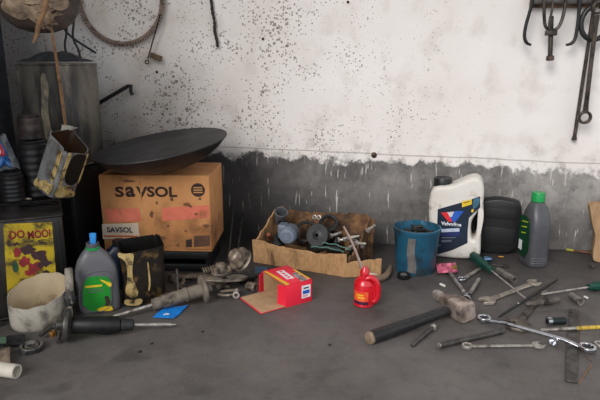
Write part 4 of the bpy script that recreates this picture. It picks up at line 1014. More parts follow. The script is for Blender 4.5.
# ================================================================== red carton, oil can, bucket
# open red box: floor corners from the photo, upright faces
A, B, Cc, D = G(286.4, 308), G(310.5, 300), G(263, 292), G(264.5, 317)
vx = (A - Cc); vx.z = 0; bw = vx.length; vx.normalize()          # along the open front, left to right
vy = Vector((-vx.y, vx.x, 0)); bd = max(.055, (B - A).dot(vy)); bh = .07
RXm = Matrix((vx, vy, Vector((0, 0, 1)))).transposed().to_4x4(); RXm.translation = Cc
t = thing('red_carton', 'small open red product carton with a tan flap folded out on the floor', 'carton', X=RXm)
th = .0016
def two(mb_faces):
    return mb_faces
def panel(name, c, size, outer=redbox, parent=t):
    return obj(name, MB().box(c, size, .0004), outer, parent)
panel('side_panel', (bw - th / 2, bd / 2, bh / 2), (th, bd, bh)); panel('side_panel', (th / 2, bd / 2, bh / 2), (th, bd, bh))
panel('back_panel', (bw / 2, bd - th / 2, bh / 2), (bw, th, bh)); tpn = panel('top_panel', (bw / 2, bd / 2, bh - th / 2), (bw, bd, th))
panel('bottom_panel', (bw / 2, bd / 2, th / 2), (bw, bd, th), cardraw)
for nm, c, sz in (('lining', (bw - th * 1.6, bd / 2, bh / 2), (.0008, bd - .004, bh - .005)), ('lining', (th * 1.6, bd / 2, bh / 2), (.0008, bd - .004, bh - .005)), ('lining', (bw / 2, bd - th * 1.7, bh / 2), (bw - .006, .0008, bh - .005)), ('lining', (bw / 2, bd / 2, bh - th * 1.6), (bw - .006, bd - .004, .0008))):
    obj(nm, MB().box(c, sz, 0), cardraw, t)['label'] = 'plain tan inside'
fl = .084
f1 = obj('front_flap', MB().box((bw / 2, -fl / 2, .0022), (bw * .96, fl, .0016), .0004), redbox, t)
obj('flap_lining', MB().box((bw / 2, -fl / 2 + .001, .0034), (bw * .94, fl - .005, .0008), 0), cardraw, f1)
obj('end_flap', MB().slab([(0, .004), (.034, .004), (.031, bh - .006), (0, bh - .002)], th, 0, X=T(bw - .002, 0, 0) @ RZ(198) @ UPR), redbox, t)
obj('end_flap', MB().slab([(0, .004), (.022, .008), (.02, bh - .008), (0, bh - .002)], th, 0, X=T(.002, .001, 0) @ RZ(20) @ T(0, 0, 0) @ RZ(-85) @ UPR), redbox, t)
obj('yellow_stripe', MB().slab([(.006, .002), (bw - .002, .002), (bw - .002, .013), (.03, .010), (.006, .006)], .0006, 0, X=T(0, 0, bh)), yellowprint, tpn)
obj('white_panel', MB().slab([(bw * .2, bd * .36), (bw * .72, bd * .30), (bw * .74, bd * .56), (bw * .22, bd * .62)], .0006, 0, X=T(0, 0, bh)), whiteclean, tpn)
for k in range(4): obj('panel_print', MB().box((bw * (.28 + .12 * k), bd * (.475 - .015 * k), bh + .0008), (bw * .07, bd * .1, .0004), 0), redbox, tpn)
obj('picture_print', MB().slab([(bw * .5, bd * .68), (bw * .98, bd * .6), (bw * .98, bd * .86), (bw * .46, bd * .9)], .0006, 0, X=T(0, 0, bh)), M('grey_photo_print', S(190, 178, 176), S(70, 54, 54), 90, .5, 0, 0), tpn)
obj('yellow_edge', MB().slab([(bw * .3, bd * .93), (bw * .95, bd * .91), (bw * .95, bd * .97), (bw * .3, bd * .99)], .0006, 0, X=T(0, 0, bh)), yellowprint, tpn)
sp_ = obj('white_patch', MB().box((bw + .0003, bd * .76, bh * .52), (.0008, bd * .34, bh * .56), 0), whiteclean, t)
obj('patch_print', MB().box((bw + .0009, bd * .76, bh * .5), (.0005, bd * .26, bh * .16), 0), bluelogo, sp_)
obj('patch_print', MB().box((bw + .0009, bd * .76, bh * .68), (.0005, bd * .2, bh * .06), 0), navy, sp_)
for k in range(2): obj('patch_print', MB().box((bw + .0009, bd * .72, bh * (.31 + .05 * k)), (.0005, bd * .2, bh * .02), 0), redlogo, sp_)

# red pump oil can
p = G(364, 308.5); s = S_at(364, 300); rc = 10.3 * s
OX = T(p.x, p.y + rc, 0) @ Matrix.Rotation(facing(364), 4, 'Z')
t = thing('oil_can', 'glossy red pump oil can with a long thin spout in front of the torn tray', 'oil can', X=OX)
k = s * 1.05
obj('body', MB().lathe([(rc * .92, 0), (rc, .002), (rc, 2 * k), (rc * .97, 2.4 * k), (rc * .97, 2.8 * k), (rc, 3.2 * k), (rc, 19 * k), (rc * .97, 20 * k), (rc * .97, 20.6 * k), (rc, 21 * k), (rc * .9, 24 * k), (rc * .7, 26.5 * k), (rc * .45, 28 * k), (rc * .42, 30 * k), (.001, 30.2 * k)], 40), redcan, t)
obj('cap', MB().lathe([(rc * .42, 29.5 * k), (rc * .46, 30 * k), (rc * .46, 33 * k), (rc * .36, 34.5 * k), (rc * .25, 37 * k), (.001, 37.3 * k)], 24), redcan, t)
p0 = Vector((0, 0, 36 * k)); inv = OX.inverted()
pts = [p0] + [onface(x, y, OX, 0) for x, y in ((362.5, 270), (359, 260), (353.5, 246), (348, 234.5), (343.5, 226.5))]
q = pts
for _ in range(2): q = [q[0]] + [v for a_, b_ in zip(q, q[1:]) for v in (a_.lerp(b_, .25), a_.lerp(b_, .75))] + [q[-1]]
n = len(q); obj('spout', MB().tube(q, [.0055 - .0028 * i / (n - 1) for i in range(n)], 12), spoutmetal, t)
lv = [onface(x, y, OX, 0) for x, y in ((365, 275.5), (370, 273.5), (377, 274))]
obj('pump_lever', MB().tube([v + Vector((0, -.002, 0)) for v in lv], [.004, .0035, .003], 8), spoutmetal, t)
hp = [onface(x, y, OX, -rc * .55) for x, y in ((365, 279), (371, 277), (376.5, 281), (378.5, 290), (377.5, 298), (374, 302), (370.5, 300), (370, 294), (371, 288))]
hq = [hp[0]] + [v for a_, b_ in zip(hp, hp[1:]) for v in (a_.lerp(b_, .25), a_.lerp(b_, .75))] + [hp[-1]]
obj('grip', MB().tube(hq, [.007] + [.0085] * (len(hq) - 2) + [.004], 12), redcan, t)
hl = [onface(x, y, OX, -rc * .55) for x, y in ((371, 282), (375.5, 286), (376, 298), (372.5, 302), (371, 296))]
obj('grip_web', MB().slab(smooth_poly([(v.x, v.z) for v in hl]), .006, .001, X=T(0, -rc * .55 + .003, 0) @ UPR), redcan, t)
L = obj('decal', MB().lathe([(rc + .0003, 5 * k), (rc + .0003, 16 * k)], 20, a0=R_(205), a1=R_(292)), orangelab, t)
obj('decal_band', MB().lathe([(rc + .0005, 3.4 * k), (rc + .0005, 6.4 * k)], 20, a0=R_(205), a1=R_(292)), purplelab, L)
for a0, a1, z in ((225, 265, 12), (232, 272, 9.5)): obj('decal_swoosh', MB().lathe([(rc + .0007, z * k), (rc + .0007, (z + 1.2) * k)], 12, a0=R_(a0), a1=R_(a1)), yellowprint, L)

# blue bucket
p = G(416.5, 276); s = S_at(417, 260); r1 = 21.9 * s; r0 = 17.8 * s; hb = 43 * s
UX = T(p.x, p.y + r0 * .92, 0) @ Matrix.Rotation(facing(418), 4, 'Z')
t = thing('bucket', 'small teal blue plastic bucket with a grey dried smear, left of the white jug', 'bucket', X=UX)
wl = .003
obj('bucket_wall', MB().lathe([(r0 * .95, .003), (r0, 0), (r0 * 1.01, .004), (r1 - .003, hb - .016), (r1 - .0015, hb - .014), (r1 + .001, hb - .004), (r1 + .001, hb), (r1 - .004, hb + .001), (r1 - .0055, hb - .004), (r0 - .003, .006), (.001, .006)], 56), bucketblue, t)
obj('dark_fill', MB().lathe([(r0 * .9, .02), (r1 - .009, hb - .035), (r1 * .6, hb - .028), (.001, hb - .03)], 40, wob=lambda a_, z: 1 + .03 * math.sin(5 * a_)), soot, t)['kind'] = 'stuff'
def bw_(a_, z): r = r0 + (r1 - .003 - r0) * (z / (hb - .016)) + .0012; return (r * math.cos(a_), r * math.sin(a_), z)
obj('dried_smear', MB().sheet([[bw_(R_(248 + 12 * (i / 3 - .0) * (1.25 - .35 * j / 6) + 2 * math.sin(j * 1.3)), .012 + (hb - .034) * j / 6) for i in range(6)] for j in range(7)], .0018), cement, t)
obj('rim_gusset', MB().sheet([[(x_ * .014 - .002, r1 * .96 - .003 - .004 * (1 - abs(x_)), hb - .03 + .033 * j / 2) for x_ in (-1, 0, 1)] for j in range(3)], .003), bucketblue, t)
random.seed(19)
where = ['far left', 'front left', 'middle', 'front right', 'far right', 'back', 'front']
for k, nm in enumerate(where):
    a_ = rnd(0, 360); rr = (.0 if nm == 'middle' else r1 * .48); an = {'far left': 180, 'front left': 230, 'middle': 0, 'front right': 310, 'far right': 0, 'back': 90, 'front': 270}[nm]
    lp = UX @ Vector((rr * math.cos(R_(an)), rr * math.sin(R_(an)), hb - .019 + .003 * (k % 3)))
    tag(obj('bucket_bolt', hexbolt(.0065, .04), blacksteel, X=T(*lp) @ RZ(a_) @ RY(80) @ T(0, 0, -.02)), 'oily bolt in the blue bucket, %s of the oily heap' % nm, 'bolt', 'oily bolts in the blue bucket')
lp0 = UX @ onface(402, 234, UX, 0); lp1 = UX @ onface(424, 229.5, UX, .02)
tag(obj('yellow_strip', MB().tube([lp0, lp0.lerp(lp1, .5) + Vector((0, 0, .004)), lp1], [.0015, .0026, .002], 6), M('dull_yellow', S(176, 148, 50), S(140, 112, 40), 30, .6, 0, .1)), 'dull yellow strip lying across the oily bolts in the blue bucket', 'strip')
p = G(404, 280.5); t = thing('seal_cup', 'small black ring cup with a pale rim at the foot of the blue bucket', 'cup', (p.x, p.y + .02, .0))
obj('cup_wall', MB().lathe([(.001, .002), (.019, .001), (.022, .008), (.021, .016), (.0165, .016), (.015, .006), (.001, .005)], 30), blacksteel, t)
obj('pale_insert', MB().cyl(.012, .006, .015, 20), M('greasy_pale_metal', S(150, 146, 138), S(110, 106, 100), 40, .4, .5, .1), t)

# ------------------------------------------------------------------ white jug, case, grey bottle, wood block
p = G(458, 259.5); s = S_at(458, 225); JD = .095
JX = T(p.x, p.y + JD / 2, 0) @ Matrix.Rotation(facing(458) - R_(2), 4, 'Z')
def jp(x, y): return (420 + x / 4, 170 + y / 4)
def jl(pts, yf): q = [onface(*jp(*k), JX, yf) for k in pts]; return [(k.x, k.z) for k in q]
t = thing('oil_jug', 'large white plastic oil jug with dark navy label and red-blue V emblem', 'jug', X=JX)
out = smooth_poly(jl([(60, 66), (42, 88), (33, 130), (34, 200), (44, 300), (58, 352), (120, 358), (205, 358), (238, 348), (243, 330), (243, 262), (250, 160), (258, 95), (253, 55), (240, 36), (216, 29), (190, 36), (150, 54), (122, 64)], -JD / 2), 2)
hole = smooth_poly(jl([(237, 160), (228, 176), (207, 202), (202, 240), (205, 276), (214, 282), (224, 262), (233, 220), (238, 185)], -JD / 2), 2)
zmin = min(z for x, z in out); out = [(x, max(z, .0005)) for x, z in out]
obj('body', MB().slab(out, JD, .014, holes=[hole], X=T(0, JD / 2, 0) @ UPR, steps=4), jugwhite, t, sharp=50)
cx_, cz_ = jl([(91, 66)], 0)[0]
obj('neck', MB().lathe([(.024, cz_ - .03), (.024, cz_ + .004), (.02, cz_ + .006)], 28, T(cx_, 0, 0)), jugwhite, t)
ct = jl([(91, 30)], 0)[0][1]; cb = jl([(91, 64)], 0)[0][1]; cr = 7.4 * s
b = MB(); N = 40; pf = []
b.lathe([(cr * .97, cb), (cr * 1.05, cb + .002), (cr * 1.05, cb + .006), (cr, cb + .007), (cr, ct - .004), (cr * .93, ct), (cr * .8, ct), (cr * .78, ct - .001), (.001, ct - .001)], N, T(cx_, 0, 0), wob=lambda a_, z: 1 + .015 * math.sin(20 * a_)); obj('screw_cap', b, blackplastic, t)
yf = -JD / 2 - .0004
def jpoly(name, pts, mat, par, lift=0, sm=0, th=.0008):
    pl = jl(pts, yf - lift); pl = smooth_poly(pl, sm) if sm else pl
    return obj(name, MB().slab(pl, th, 0, X=T(0, yf - lift, 0) @ UPR), mat, par)
L = jpoly('front_label', [(71, 157), (120, 143), (180, 126), (240, 105), (241, 150), (215, 172), (196, 192), (191, 240), (190, 292), (130, 320), (62, 340), (64, 280), (69, 215)], navy, t)
jpoly('emblem_stroke', [(84, 171), (108, 168), (131, 207), (114, 207)], redlogo, L, .001)
jpoly('emblem_stroke', [(131, 207), (119, 190), (140, 164), (175, 164), (142, 207)], bluelogo, L, .001)
jpoly('emblem_stroke', [(108, 169), (137, 166), (128, 186), (121, 189)], M('logo_gap_white', S(214, 206, 214), None, 20, .4, 0, 0), L, .0014, th=.0006)
q0, q1 = jl([(84, 216), (166, 216)], yf); 
text('lettering', 'Valvoline', abs(q1[0] - q0[0]), whiteclean, L, T((q0[0] + q1[0]) / 2, yf - .0009, (q0[1] + q1[1]) / 2) @ UPR, bold=.03, height=abs(jl([(84, 208)], yf)[0][1] - jl([(84, 223)], yf)[0][1]))
jpoly('white_bar', [(86, 236), (158, 232), (158, 246), (86, 249)], M('pale_blue_bar', S(196, 204, 222), S(170, 180, 204), 60, .4, 0, 0), L, .001)
jpoly('blue_bar', [(84, 252), (158, 249), (158, 262), (84, 264)], navyblue, L, .001)
for y in (270, 281, 286): jpoly('fine_print', [(86, y), (86 + (40 if y > 275 else 56), y - 1.5), (86 + (40 if y > 275 else 56), y + .8), (86, y + 2.5)], M('fine_print_grey', S(130, 140, 160), None, 20, .4, 0, 0), L, .001)
jpoly('fine_print', [(66, 300), (84, 296), (84, 304), (66, 308)], tealprint, L, .001)
jpoly('yellow_badge', [(168, 125), (207, 117), (207, 137), (168, 149)], yellowprint, L, .001)
jpoly('badge_line', [(174, 130), (200, 124), (200, 127), (174, 133)], navy, L, .0018, th=.0005)
jpoly('picture_print', [(210, 118), (238, 108), (238, 135), (222, 152), (212, 158)], tealprint, L, .001, sm=1)
jpoly('yellow_badge', [(205, 158), (215, 155), (214, 168), (205, 170)], yellowprint, L, .001, sm=1)

# black moulded case behind the jug
p = G(503, 256); Xc = T(p.x, p.y + .045, 0) @ Matrix.Rotation(facing(502) + R_(4), 4, 'Z')
t = thing('tool_case', 'black moulded plastic tool case standing between white jug and green-capped bottle', 'case', X=Xc)
def cl(pts): q = [onface(*k, Xc, -.03) for k in pts]; return [(k.x, k.z) for k in q]
out = cl([(482, 203), (498, 200.5), (519, 204), (522.5, 209), (521, 240), (517, 252), (505, 256), (476, 254), (474, 230), (477, 208)])
mz = min(z for x, z in out); out = [(x, z - mz) for x, z in out]
obj('shell', MB().slab(smooth_poly(out, 1), .06, .007, X=T(0, .03, 0) @ UPR), blackplastic, t)
obj('rib_panel', MB().slab([(x, z - mz) for x, z in cl([(485, 209), (517, 212), (516, 222), (485, 219)])], .005, .0015, X=T(0, -.028, 0) @ UPR), blackplastic, t)
obj('rib_panel', MB().slab([(x, z - mz) for x, z in cl([(484, 228), (516, 231), (513, 247), (484, 245)])], .005, .0015, X=T(0, -.028, 0) @ UPR), blackplastic, t)

# grey bottle with green cap, turned on edge
p = G(534, 268); s = S_at(534, 240); h = 61.5 * s * 1.05 / 1.06
BXm = T(p.x + .006, p.y + .045, 0) @ Matrix.Rotation(facing(534) - R_(62), 4, 'Z')
bw2, bd2 = .102, .078
t = bottle('oil_bottle', 'dark grey oil bottle with a green cap standing edge-on by the wall', bw2, bd2, h, -.004, greydark, BXm, nr=.017)
obj('screw_cap', MB().lathe([(.0225, h * .93), (.0235, h * .935), (.0235, h * .955), (.0225, h * .96), (.0225, h * 1.045), (.021, h * 1.06), (.001, h * 1.062)], 48, T(-.004, 0, 0), wob=lambda a_, z: 1 + .012 * math.sin(24 * a_)), greencap, t)
yf = -bd2 / 2 - .0006
LL = obj('label', MB().slab(smooth_poly([(-.036, .03), (.036, .03), (.036, h * .6), (.016, h * .72), (-.03, h * .72), (-.038, h * .62)], 1), .0014, 0, X=T(0, yf + .0004, 0) @ UPR), darkgreenlab, t); LL['label'] = 'dark green label seen at a slant'
for z, w1 in ((h * .62, .04), (h * .54, .034), (h * .45, .03)): obj('lime_mark', MB().slab([(-.02, z), (-.02 + w1, z + .006), (-.02 + w1, z + .01), (-.02, z + .004)], .0008, 0, X=T(0, yf - .0008, 0) @ UPR), limeprint, LL)
obj('white_patch', MB().slab([(-.03, .05), (-.008, .05), (-.008, .085), (-.03, .085)], .0008, 0, X=T(0, yf - .0008, 0) @ UPR), whiteclean, LL)
for z in (.018, .027, .036): obj('grip_ring', MB().loft([se(bw2 * 1.004, bd2 * 1.006, z=z - .0016), se(bw2 * 1.02, bd2 * 1.03, z=z), se(bw2 * 1.004, bd2 * 1.006, z=z + .0016)]), greydark, t)

# wooden block at the right edge
p = G(598, 263); WXm = T(p.x, p.y, 0) @ Matrix.Rotation(facing(598) + R_(10), 4, 'Z')
def wl_(pts): q = [onface(*k, WXm, 0) for k in pts]; return [(k.x, k.z) for k in q]
out = wl_([(589, 203), (612, 206), (612, 263), (594, 263), (592.5, 256), (596, 236), (593, 228), (591, 216)])
out = [(x, max(z, 0)) for x, z in out]
tag(obj('wooden_block', MB().slab(smooth_poly(out, 1), .05, .003, X=T(0, .05, 0) @ UPR), wood, X=WXm), 'broken pale wooden block standing at the right edge by the wall', 'block')
p = G(592, 268); t = thing('hex_nut', 'dark hex nut on the floor at the foot of the pale wooden block', 'nut', (p.x, p.y, 0)); obj('nut_body', MB().slab(circ(.011, 6), .013, .001, holes=[circ(.006, 16)]), darksteel, t)
p0 = G(566, 249.5, .005); p1 = G(592, 253, .006)
t = thing('pencil_stub', 'dirty brown stick with a yellow-green end along the wall foot', 'stick', X=along(p0, p1)); l = (p1 - p0).length
obj('shaft', MB().cyl(.0045, l * .28, l, 10, RY(90)), M('brown_stick', S(120, 76, 56), S(90, 58, 44), 40, .7, 0, .1), t); obj('painted_end', MB().cyl(.0048, 0, l * .3, 10, RY(90)), M('yellow_green_paint', S(170, 166, 60), S(140, 140, 50), 40, .6, 0, 0), t)
g = [[G(436 + 5 * i + j * .6, 263.5 + 3.2 * j - i * .2, .003 + .013 * math.sin(i * 1.7 + j * 1.4) ** 2) for i in range(5)] for j in range(4)]
pk = obj('pink_wrapper', MB().sheet(g, .0016), pinkpaper, sharp=180); tag(pk, 'crumpled pink wrapper between blue bucket and white jug', 'wrapper')
obj('yellow_corner', MB().sheet([[v + Vector((0, -.001, .0016)) for v in row[3:]] for row in g[1:3]], .001), M('dull_yellow', S(176, 148, 50)), pk)

# ================================================================== tools on the floor
def star(r, n=12): return [((r if i % 2 == 0 else r * .88) * math.cos(PI * i / n), (r if i % 2 == 0 else r * .88) * math.sin(PI * i / n)) for i in range(2 * n)]
def jaw(Rj, gap, ang, depth=-.25):
    a = math.asin(gap / 2 / Rj); n = 22; o = []
    for i in range(n + 1):
        th_ = -PI + a + (2 * PI - 2 * a) * i / n
        rr = Rj * (1 + .1 * math.cos(th_ * 2) * (abs(th_) > PI / 2))
        o.append((rr * math.cos(th_), rr * math.sin(th_)))
    xi = Rj * -depth * -1
    o += [(xi, gap / 2), (xi + gap * .12, gap / 4), (xi + gap * .12, -gap / 4), (xi, -gap / 2)]
    c, s_ = math.cos(ang), math.sin(ang)
    return [(x * c - y * s_, x * s_ + y * c) for x, y in o]
def spanner(name, label, p0, p1, w, th, e0, e1, mats=(steel,), z_mid=0, cat='wrench', ring_h=None, group=None):
    """flat spanner from p0 to p1 (points on the underside); ends: ('open', R, gap, deg) or ('ring', R) or ('stub',)"""
    X = along(p0, p1); l = (p1 - p0).length; t = thing(name, label, cat, X=X, group=group)
    m = mats[0]; me = mats[1] if len(mats) > 1 else m
    a0 = e0[1] * .8 if e0[0] != 'stub' else 0; a1 = l - (e1[1] * .8 if e1[0] != 'stub' else 0)
    n = 12; secs = []
    for i in range(n + 1):
        u = i / n; x = a0 + (a1 - a0) * u; zc = th / 2 + z_mid * min(1, 6 * min(u, 1 - u)) if z_mid else th / 2
        ww = w * (1 + .25 * abs(2 * u - 1) ** 3); hh = th * .82
        secs.append([(x, yy, zc + zz) for _, yy, zz in [(0, q[0], q[1]) for q in [(c_[0], c_[1]) for c_ in rrect(ww, hh, min(ww, hh) * .38, 3)]]])
    obj('shank', MB().loft(secs), m, t)
    for e, x, flip in ((e0, 0, 0), (e1, l, 180)):
        if e[0] == 'open':
            obj('open_jaw', MB().slab(jaw(e[1], e[2], R_(e[3])), th * 1.15, th * .2, X=T(x, 0, 0) @ RZ(flip)), me, t)
        elif e[0] == 'ring':
            hh = ring_h or th * 1.5
            obj('ring_end', MB().slab(circ(e[1], 32), hh, hh * .2, holes=[star(e[1] * .66)], X=T(x, 0, 0)), me, t)
    return t
def fl_(px, py, z=0): return G(px, py, z)
# big bright double ring spanner, raised shank
spanner('ring_spanner', 'long bright chrome double ring spanner lying across the other tools', fl_(484, 320.5, .0068), fl_(587, 350, .0068), .0125, .008, ('ring', .0185), ('ring', .021), (chrome, chrome), z_mid=.0065, ring_h=.012)
# small combination spanner below it
spanner('combination_spanner', 'short grey combination spanner lying below the long chrome ring spanner', fl_(467, 347.5, .001), fl_(538.5, 346.5, .001), .0085, .006, ('ring', .0135), ('open', .0165, .016, 25), (steel, steel))
# worn double open spanner
spanner('open_end_spanner', 'worn double open-ended spanner behind the long chrome ring spanner', fl_(487, 302, .001), fl_(534, 284, .001), .018, .0075, ('open', .025, .024, -14), ('open', .022, .02, -15), (M('worn_brownish_steel', S(186, 176, 164), S(142, 132, 122), 40, .4, .5, .15, S(84, 72, 64), 30, .58, .74),))
# dark adjustable spanner under the chrome one
DX0, DX1 = fl_(544, 293, .001), fl_(517, 327, .001)
dm = M('dark_brown_steel', S(122, 112, 104), S(88, 80, 74), 40, .45, .5, .2, S(44, 38, 34), 24, .52, .66)
X = along(DX1, DX0); l = (DX0 - DX1).length
o_ = X.to_3x3().inverted() @ (-RT + FH * .25); ja = math.degrees(math.atan2(o_.y, o_.x)) - 180
t = thing('jaw_spanner', 'dark brown spanner with a wide open jaw lying under the long chrome ring spanner', 'wrench', X=X)
obj('open_jaw', MB().slab(jaw(.036, .036, R_(ja)), .011, .003), dm, t)
obj('shank', MB().slab(smooth_poly([(.02, -.010), (l * .4, -.0085), (l * .8, -.0095), (l * .97, -.011), (l, 0), (l * .97, .011), (l * .8, .0095), (l * .4, .0085), (.02, .010)], 2), .009, .003), dm, t)
obj('worn_end', MB().slab(smooth_poly([(l - .03, -.0105), (l + .002, -.0115), (l + .004, .0115), (l - .02, .0105)], 1), .0095, .002), steel, t)
# ball-pein / sledge hammer
p0 = fl_(370, 338, .017); p1 = fl_(447, 311, .026)
HX = along(p0, p1); l = (p1 - p0).length
t = thing('hammer', 'heavy hammer with a black wrapped handle lying left of the spanners', 'hammer', X=HX)
secs = []
for u_, ww in ((0, .017), (.015, .0185), (.1, .019), (.4, .0175), (.75, .0155), (1.0, .0145)):
    secs.append([(l * u_, y, z) for y, z in [(q[0], q[1]) for q in rrect(ww * 2 * .9, ww * 1.72, ww * .75, 5)]])
obj('handle', MB().loft(secs), M('black_tape_wrap', S(36, 34, 36), S(22, 21, 23), 60, .5, 0, .4), t)
obj('handle_end', MB().lathe([(.014, -.006), (.0165, -.003), (.0168, .004), (.012, .006)], 24, RY(90)), woodend, t)
inv = HX.inverted(); h0 = inv @ fl_(435.5, 294, .03); h1 = inv @ fl_(468, 313, .03)
dv = (h1 - h0); HL = dv.length
HM = along(h0, h1); 
def oct_(r, x, c=.45): return [(x, q[0], q[1]) for q in rrect(2 * r, 2 * r, r * c, 3)]
hm = M('worn_hammer_steel', S(196, 180, 170), S(152, 136, 126), 30, .42, .5, .2, S(88, 74, 66), 20, .52, .68)
hd = obj('head', MB().loft([oct_(.012, HL * .16, .9), oct_(.0135, HL * .25, .8), oct_(.019, HL * .4, .6), oct_(.0235, HL * .5), oct_(.0245, HL * .58, .35), oct_(.0265, HL * .7, .3), oct_(.0265, HL * .96, .3), oct_(.0245, HL * 1.01, .35)]), hm, t, HM @ RX(8))
obj('small_face', MB().lathe([(.008, -.004), (.0145, 0), (.0155, HL * .04), (.0155, HL * .15), (.0125, HL * .22)], 24, RY(90)), steel, hd)
# bolt and bar in the foreground
p0 = fl_(434, 326.5, .0105); p1 = fl_(412, 345.5, .0058)
t = thing('long_bolt', 'long dark bolt on the open floor below the hammer handle', 'bolt', X=along(p0, p1)); l = (p1 - p0).length
obj('hex_head', MB().slab(circ(.0095, 6), .009, .001, X=RY(90)), steel, t); obj('shank', MB().cyl(.0052, .007, l, 14, RY(90)), darksteel, t)
p0 = fl_(439, 345.5, .0085); p1 = fl_(503, 331, .0085)
t = thing('steel_bar', 'straight dark steel bar with a bright cut end below the hammer head', 'bar', X=along(p0, p1)); l = (p1 - p0).length
obj('bar', MB().cyl(.0078, .001, l, 20, RY(90)), darksteel, t); obj('cut_end', MB().cyl(.0072, -.0006, .002, 20, RY(90), b=.0003), steel, t)
# dark punch across the open spanner
p0 = fl_(498, 317.5, .0225); p1 = fl_(558, 279.5, .0225)
t = thing('long_punch', 'long dark tapered punch slanting across the worn open-ended spanner', 'punch', X=along(p0, p1)); l = (p1 - p0).length
obj('shaft', MB().lathe([(.0015, 0), (.0036, .012), (.0042, l * .3), (.0044, l * .7), (.003, l * .97), (.001, l)], 14, RY(90)), blacksteel, t)
p = along(p0, p1) @ Vector((l * .3, 0, .0045)); obj('bright_rivet', MB().lathe([(.0035, 0), (.003, .002), (.0005, .003)], 12, T(l * .3, 0, .0045)), chrome, t)
# screwdrivers
def screwdriver(label, p0, p1, pe,  hr, grip, sr=.0032, collar=False):
    hl = (pe - p0).length; X = along(p0, p1); l = (p1 - p0).length; t = thing('screwdriver', label, 'screwdriver', X=X)
    obj('handle', MB().lathe([(.001, 0), (hr * .7, .001), (hr * .95, .006), (hr, .014), (hr * .94, hl * .5), (hr, hl * .72), (hr * .62, hl * .85), (hr * .72, hl * .93), (hr * .6, hl)], 36, RY(90), wob=lambda a_, z: 1 + .05 * math.cos(6 * a_)), grip, t)
    obj('blade', MB().lathe([(sr, hl - .004), (sr, l - .012), (sr * .8, l - .004), (sr * .35, l)], 14, RY(90)), steel, t); return t
screwdriver('green-handled screwdriver in front of the black case, blade towards the worn spanner', fl_(472.5, 255, .03), fl_(526, 299, .0135), fl_(490.5, 270, .0255), .0165, greengrip)
screwdriver('green-handled screwdriver entering from the right edge beside a small socket', fl_(612, 283.5, .0155), fl_(541, 294.5, .0155), fl_(588, 287, .0155), .015, greengrip)
# bar and socket forming a V behind the hammer head
p0 = fl_(449.5, 272.5, .006); p1 = fl_(464, 292, .0055)
tag(obj('tommy_bar', MB().cyl(.006, 0, (p1 - p0).length, 14, RY(90)), steel, X=along(p0, p1)), 'plain round steel rod standing left of the V behind the hammer head', 'rod')
p0 = fl_(466.5, 299, .0165); p1 = fl_(479, 279, .012)
t = thing('socket_driver', 'chrome socket on a bar, right of the V behind the hammer head', 'socket', X=along(p0, p1)); l = (p1 - p0).length
obj('socket', MB().lathe([(.010, -.014), (.0152, -.014), (.016, -.010), (.0135, .022), (.0095, .03), (.0085, .01), (.010, -.014)], 28, RY(90)), chrome, t)
obj('bar', MB().cyl(.006, .022, l, 16, RY(90)), steel, t)
# ring spanner behind
spanner('ring_spanner', 'short dull ring spanner under the first green screwdriver handle by the white jug', fl_(461.5, 281, .002), fl_(488, 264.5, .002), .013, .007, ('ring', .0145), ('stub',), (steel, chrome), ring_h=.011)
p = fl_(488, 259.5); t = thing('chrome_socket', 'bluish chrome socket behind the first green screwdriver handle', 'socket', X=along(fl_(483, 259.5, .0125), fl_(491, 259, .0125)))
obj('socket_wall', MB().lathe([(.0075, 0), (.0115, 0), (.0122, .002), (.0122, .028), (.0112, .03), (.0075, .03), (.0075, 0)], 28, RY(90)), bluering, t)
spanner('flat_spanner', 'small dark flat spanner in front of the black tool case', fl_(492, 265, .001), fl_(506, 267, .001), .01, .006, ('stub',), ('open', .0125, .011, 10), (darksteel,))
p0 = fl_(498, 270.5, .0125); p1 = fl_(515, 280, .0125)
t = thing('tube_socket', 'long grey tube socket beside the blade of the first green screwdriver', 'socket', X=along(p0, p1)); l = (p1 - p0).length
obj('tube_wall', MB().lathe([(.008, 0), (.0118, 0), (.0122, .002), (.0122, l - .002), (.0118, l), (.009, l), (.008, 0)], 28, RY(90)), M('grey_tube', S(150, 144, 138), S(112, 106, 102), 40, .4, .5, .1), t)
p0 = fl_(440, 284, .004); p1 = fl_(445, 286.2, .004)
tag(obj('chalk_stub', MB().cyl(.0042, 0, (p1 - p0).length, 14, RY(90)), chalk, X=along(p0, p1)), 'short white chalk stub between pink wrapper and hammer head', 'chalk')
p0 = fl_(498, 256.5, .004); p1 = fl_(504, 257, .004)
tag(obj('pin', MB().cyl(.0035, 0, (p1 - p0).length, 12, RY(90)), brass, X=along(p0, p1)), 'tiny brass pin at the foot of the black tool case', 'pin')
# black ratchet
p0 = fl_(526, 309, .009); p1 = fl_(559, 304, .009)
t = thing('ratchet_body', 'black knurled ratchet body crossing the dark adjustable spanner head', 'ratchet', X=T(0, 0, .0135) @ along(p0, p1)); l = (p1 - p0).length
obj('barrel', MB().lathe([(.004, 0), (.0065, .003), (.007, l * .45), (.010, l * .5), (.0105, l * .85), (.0085, l * .88), (.0085, l * .97), (.005, l)], 32, RY(90), wob=lambda a_, z: 1 + .04 * math.cos(16 * a_)), dm, t)
obj('collar', MB().lathe([(.0095, l * .6), (.0118, l * .61), (.0118, l * .68), (.0095, l * .69)], 28, RY(90)), darksteel, t)
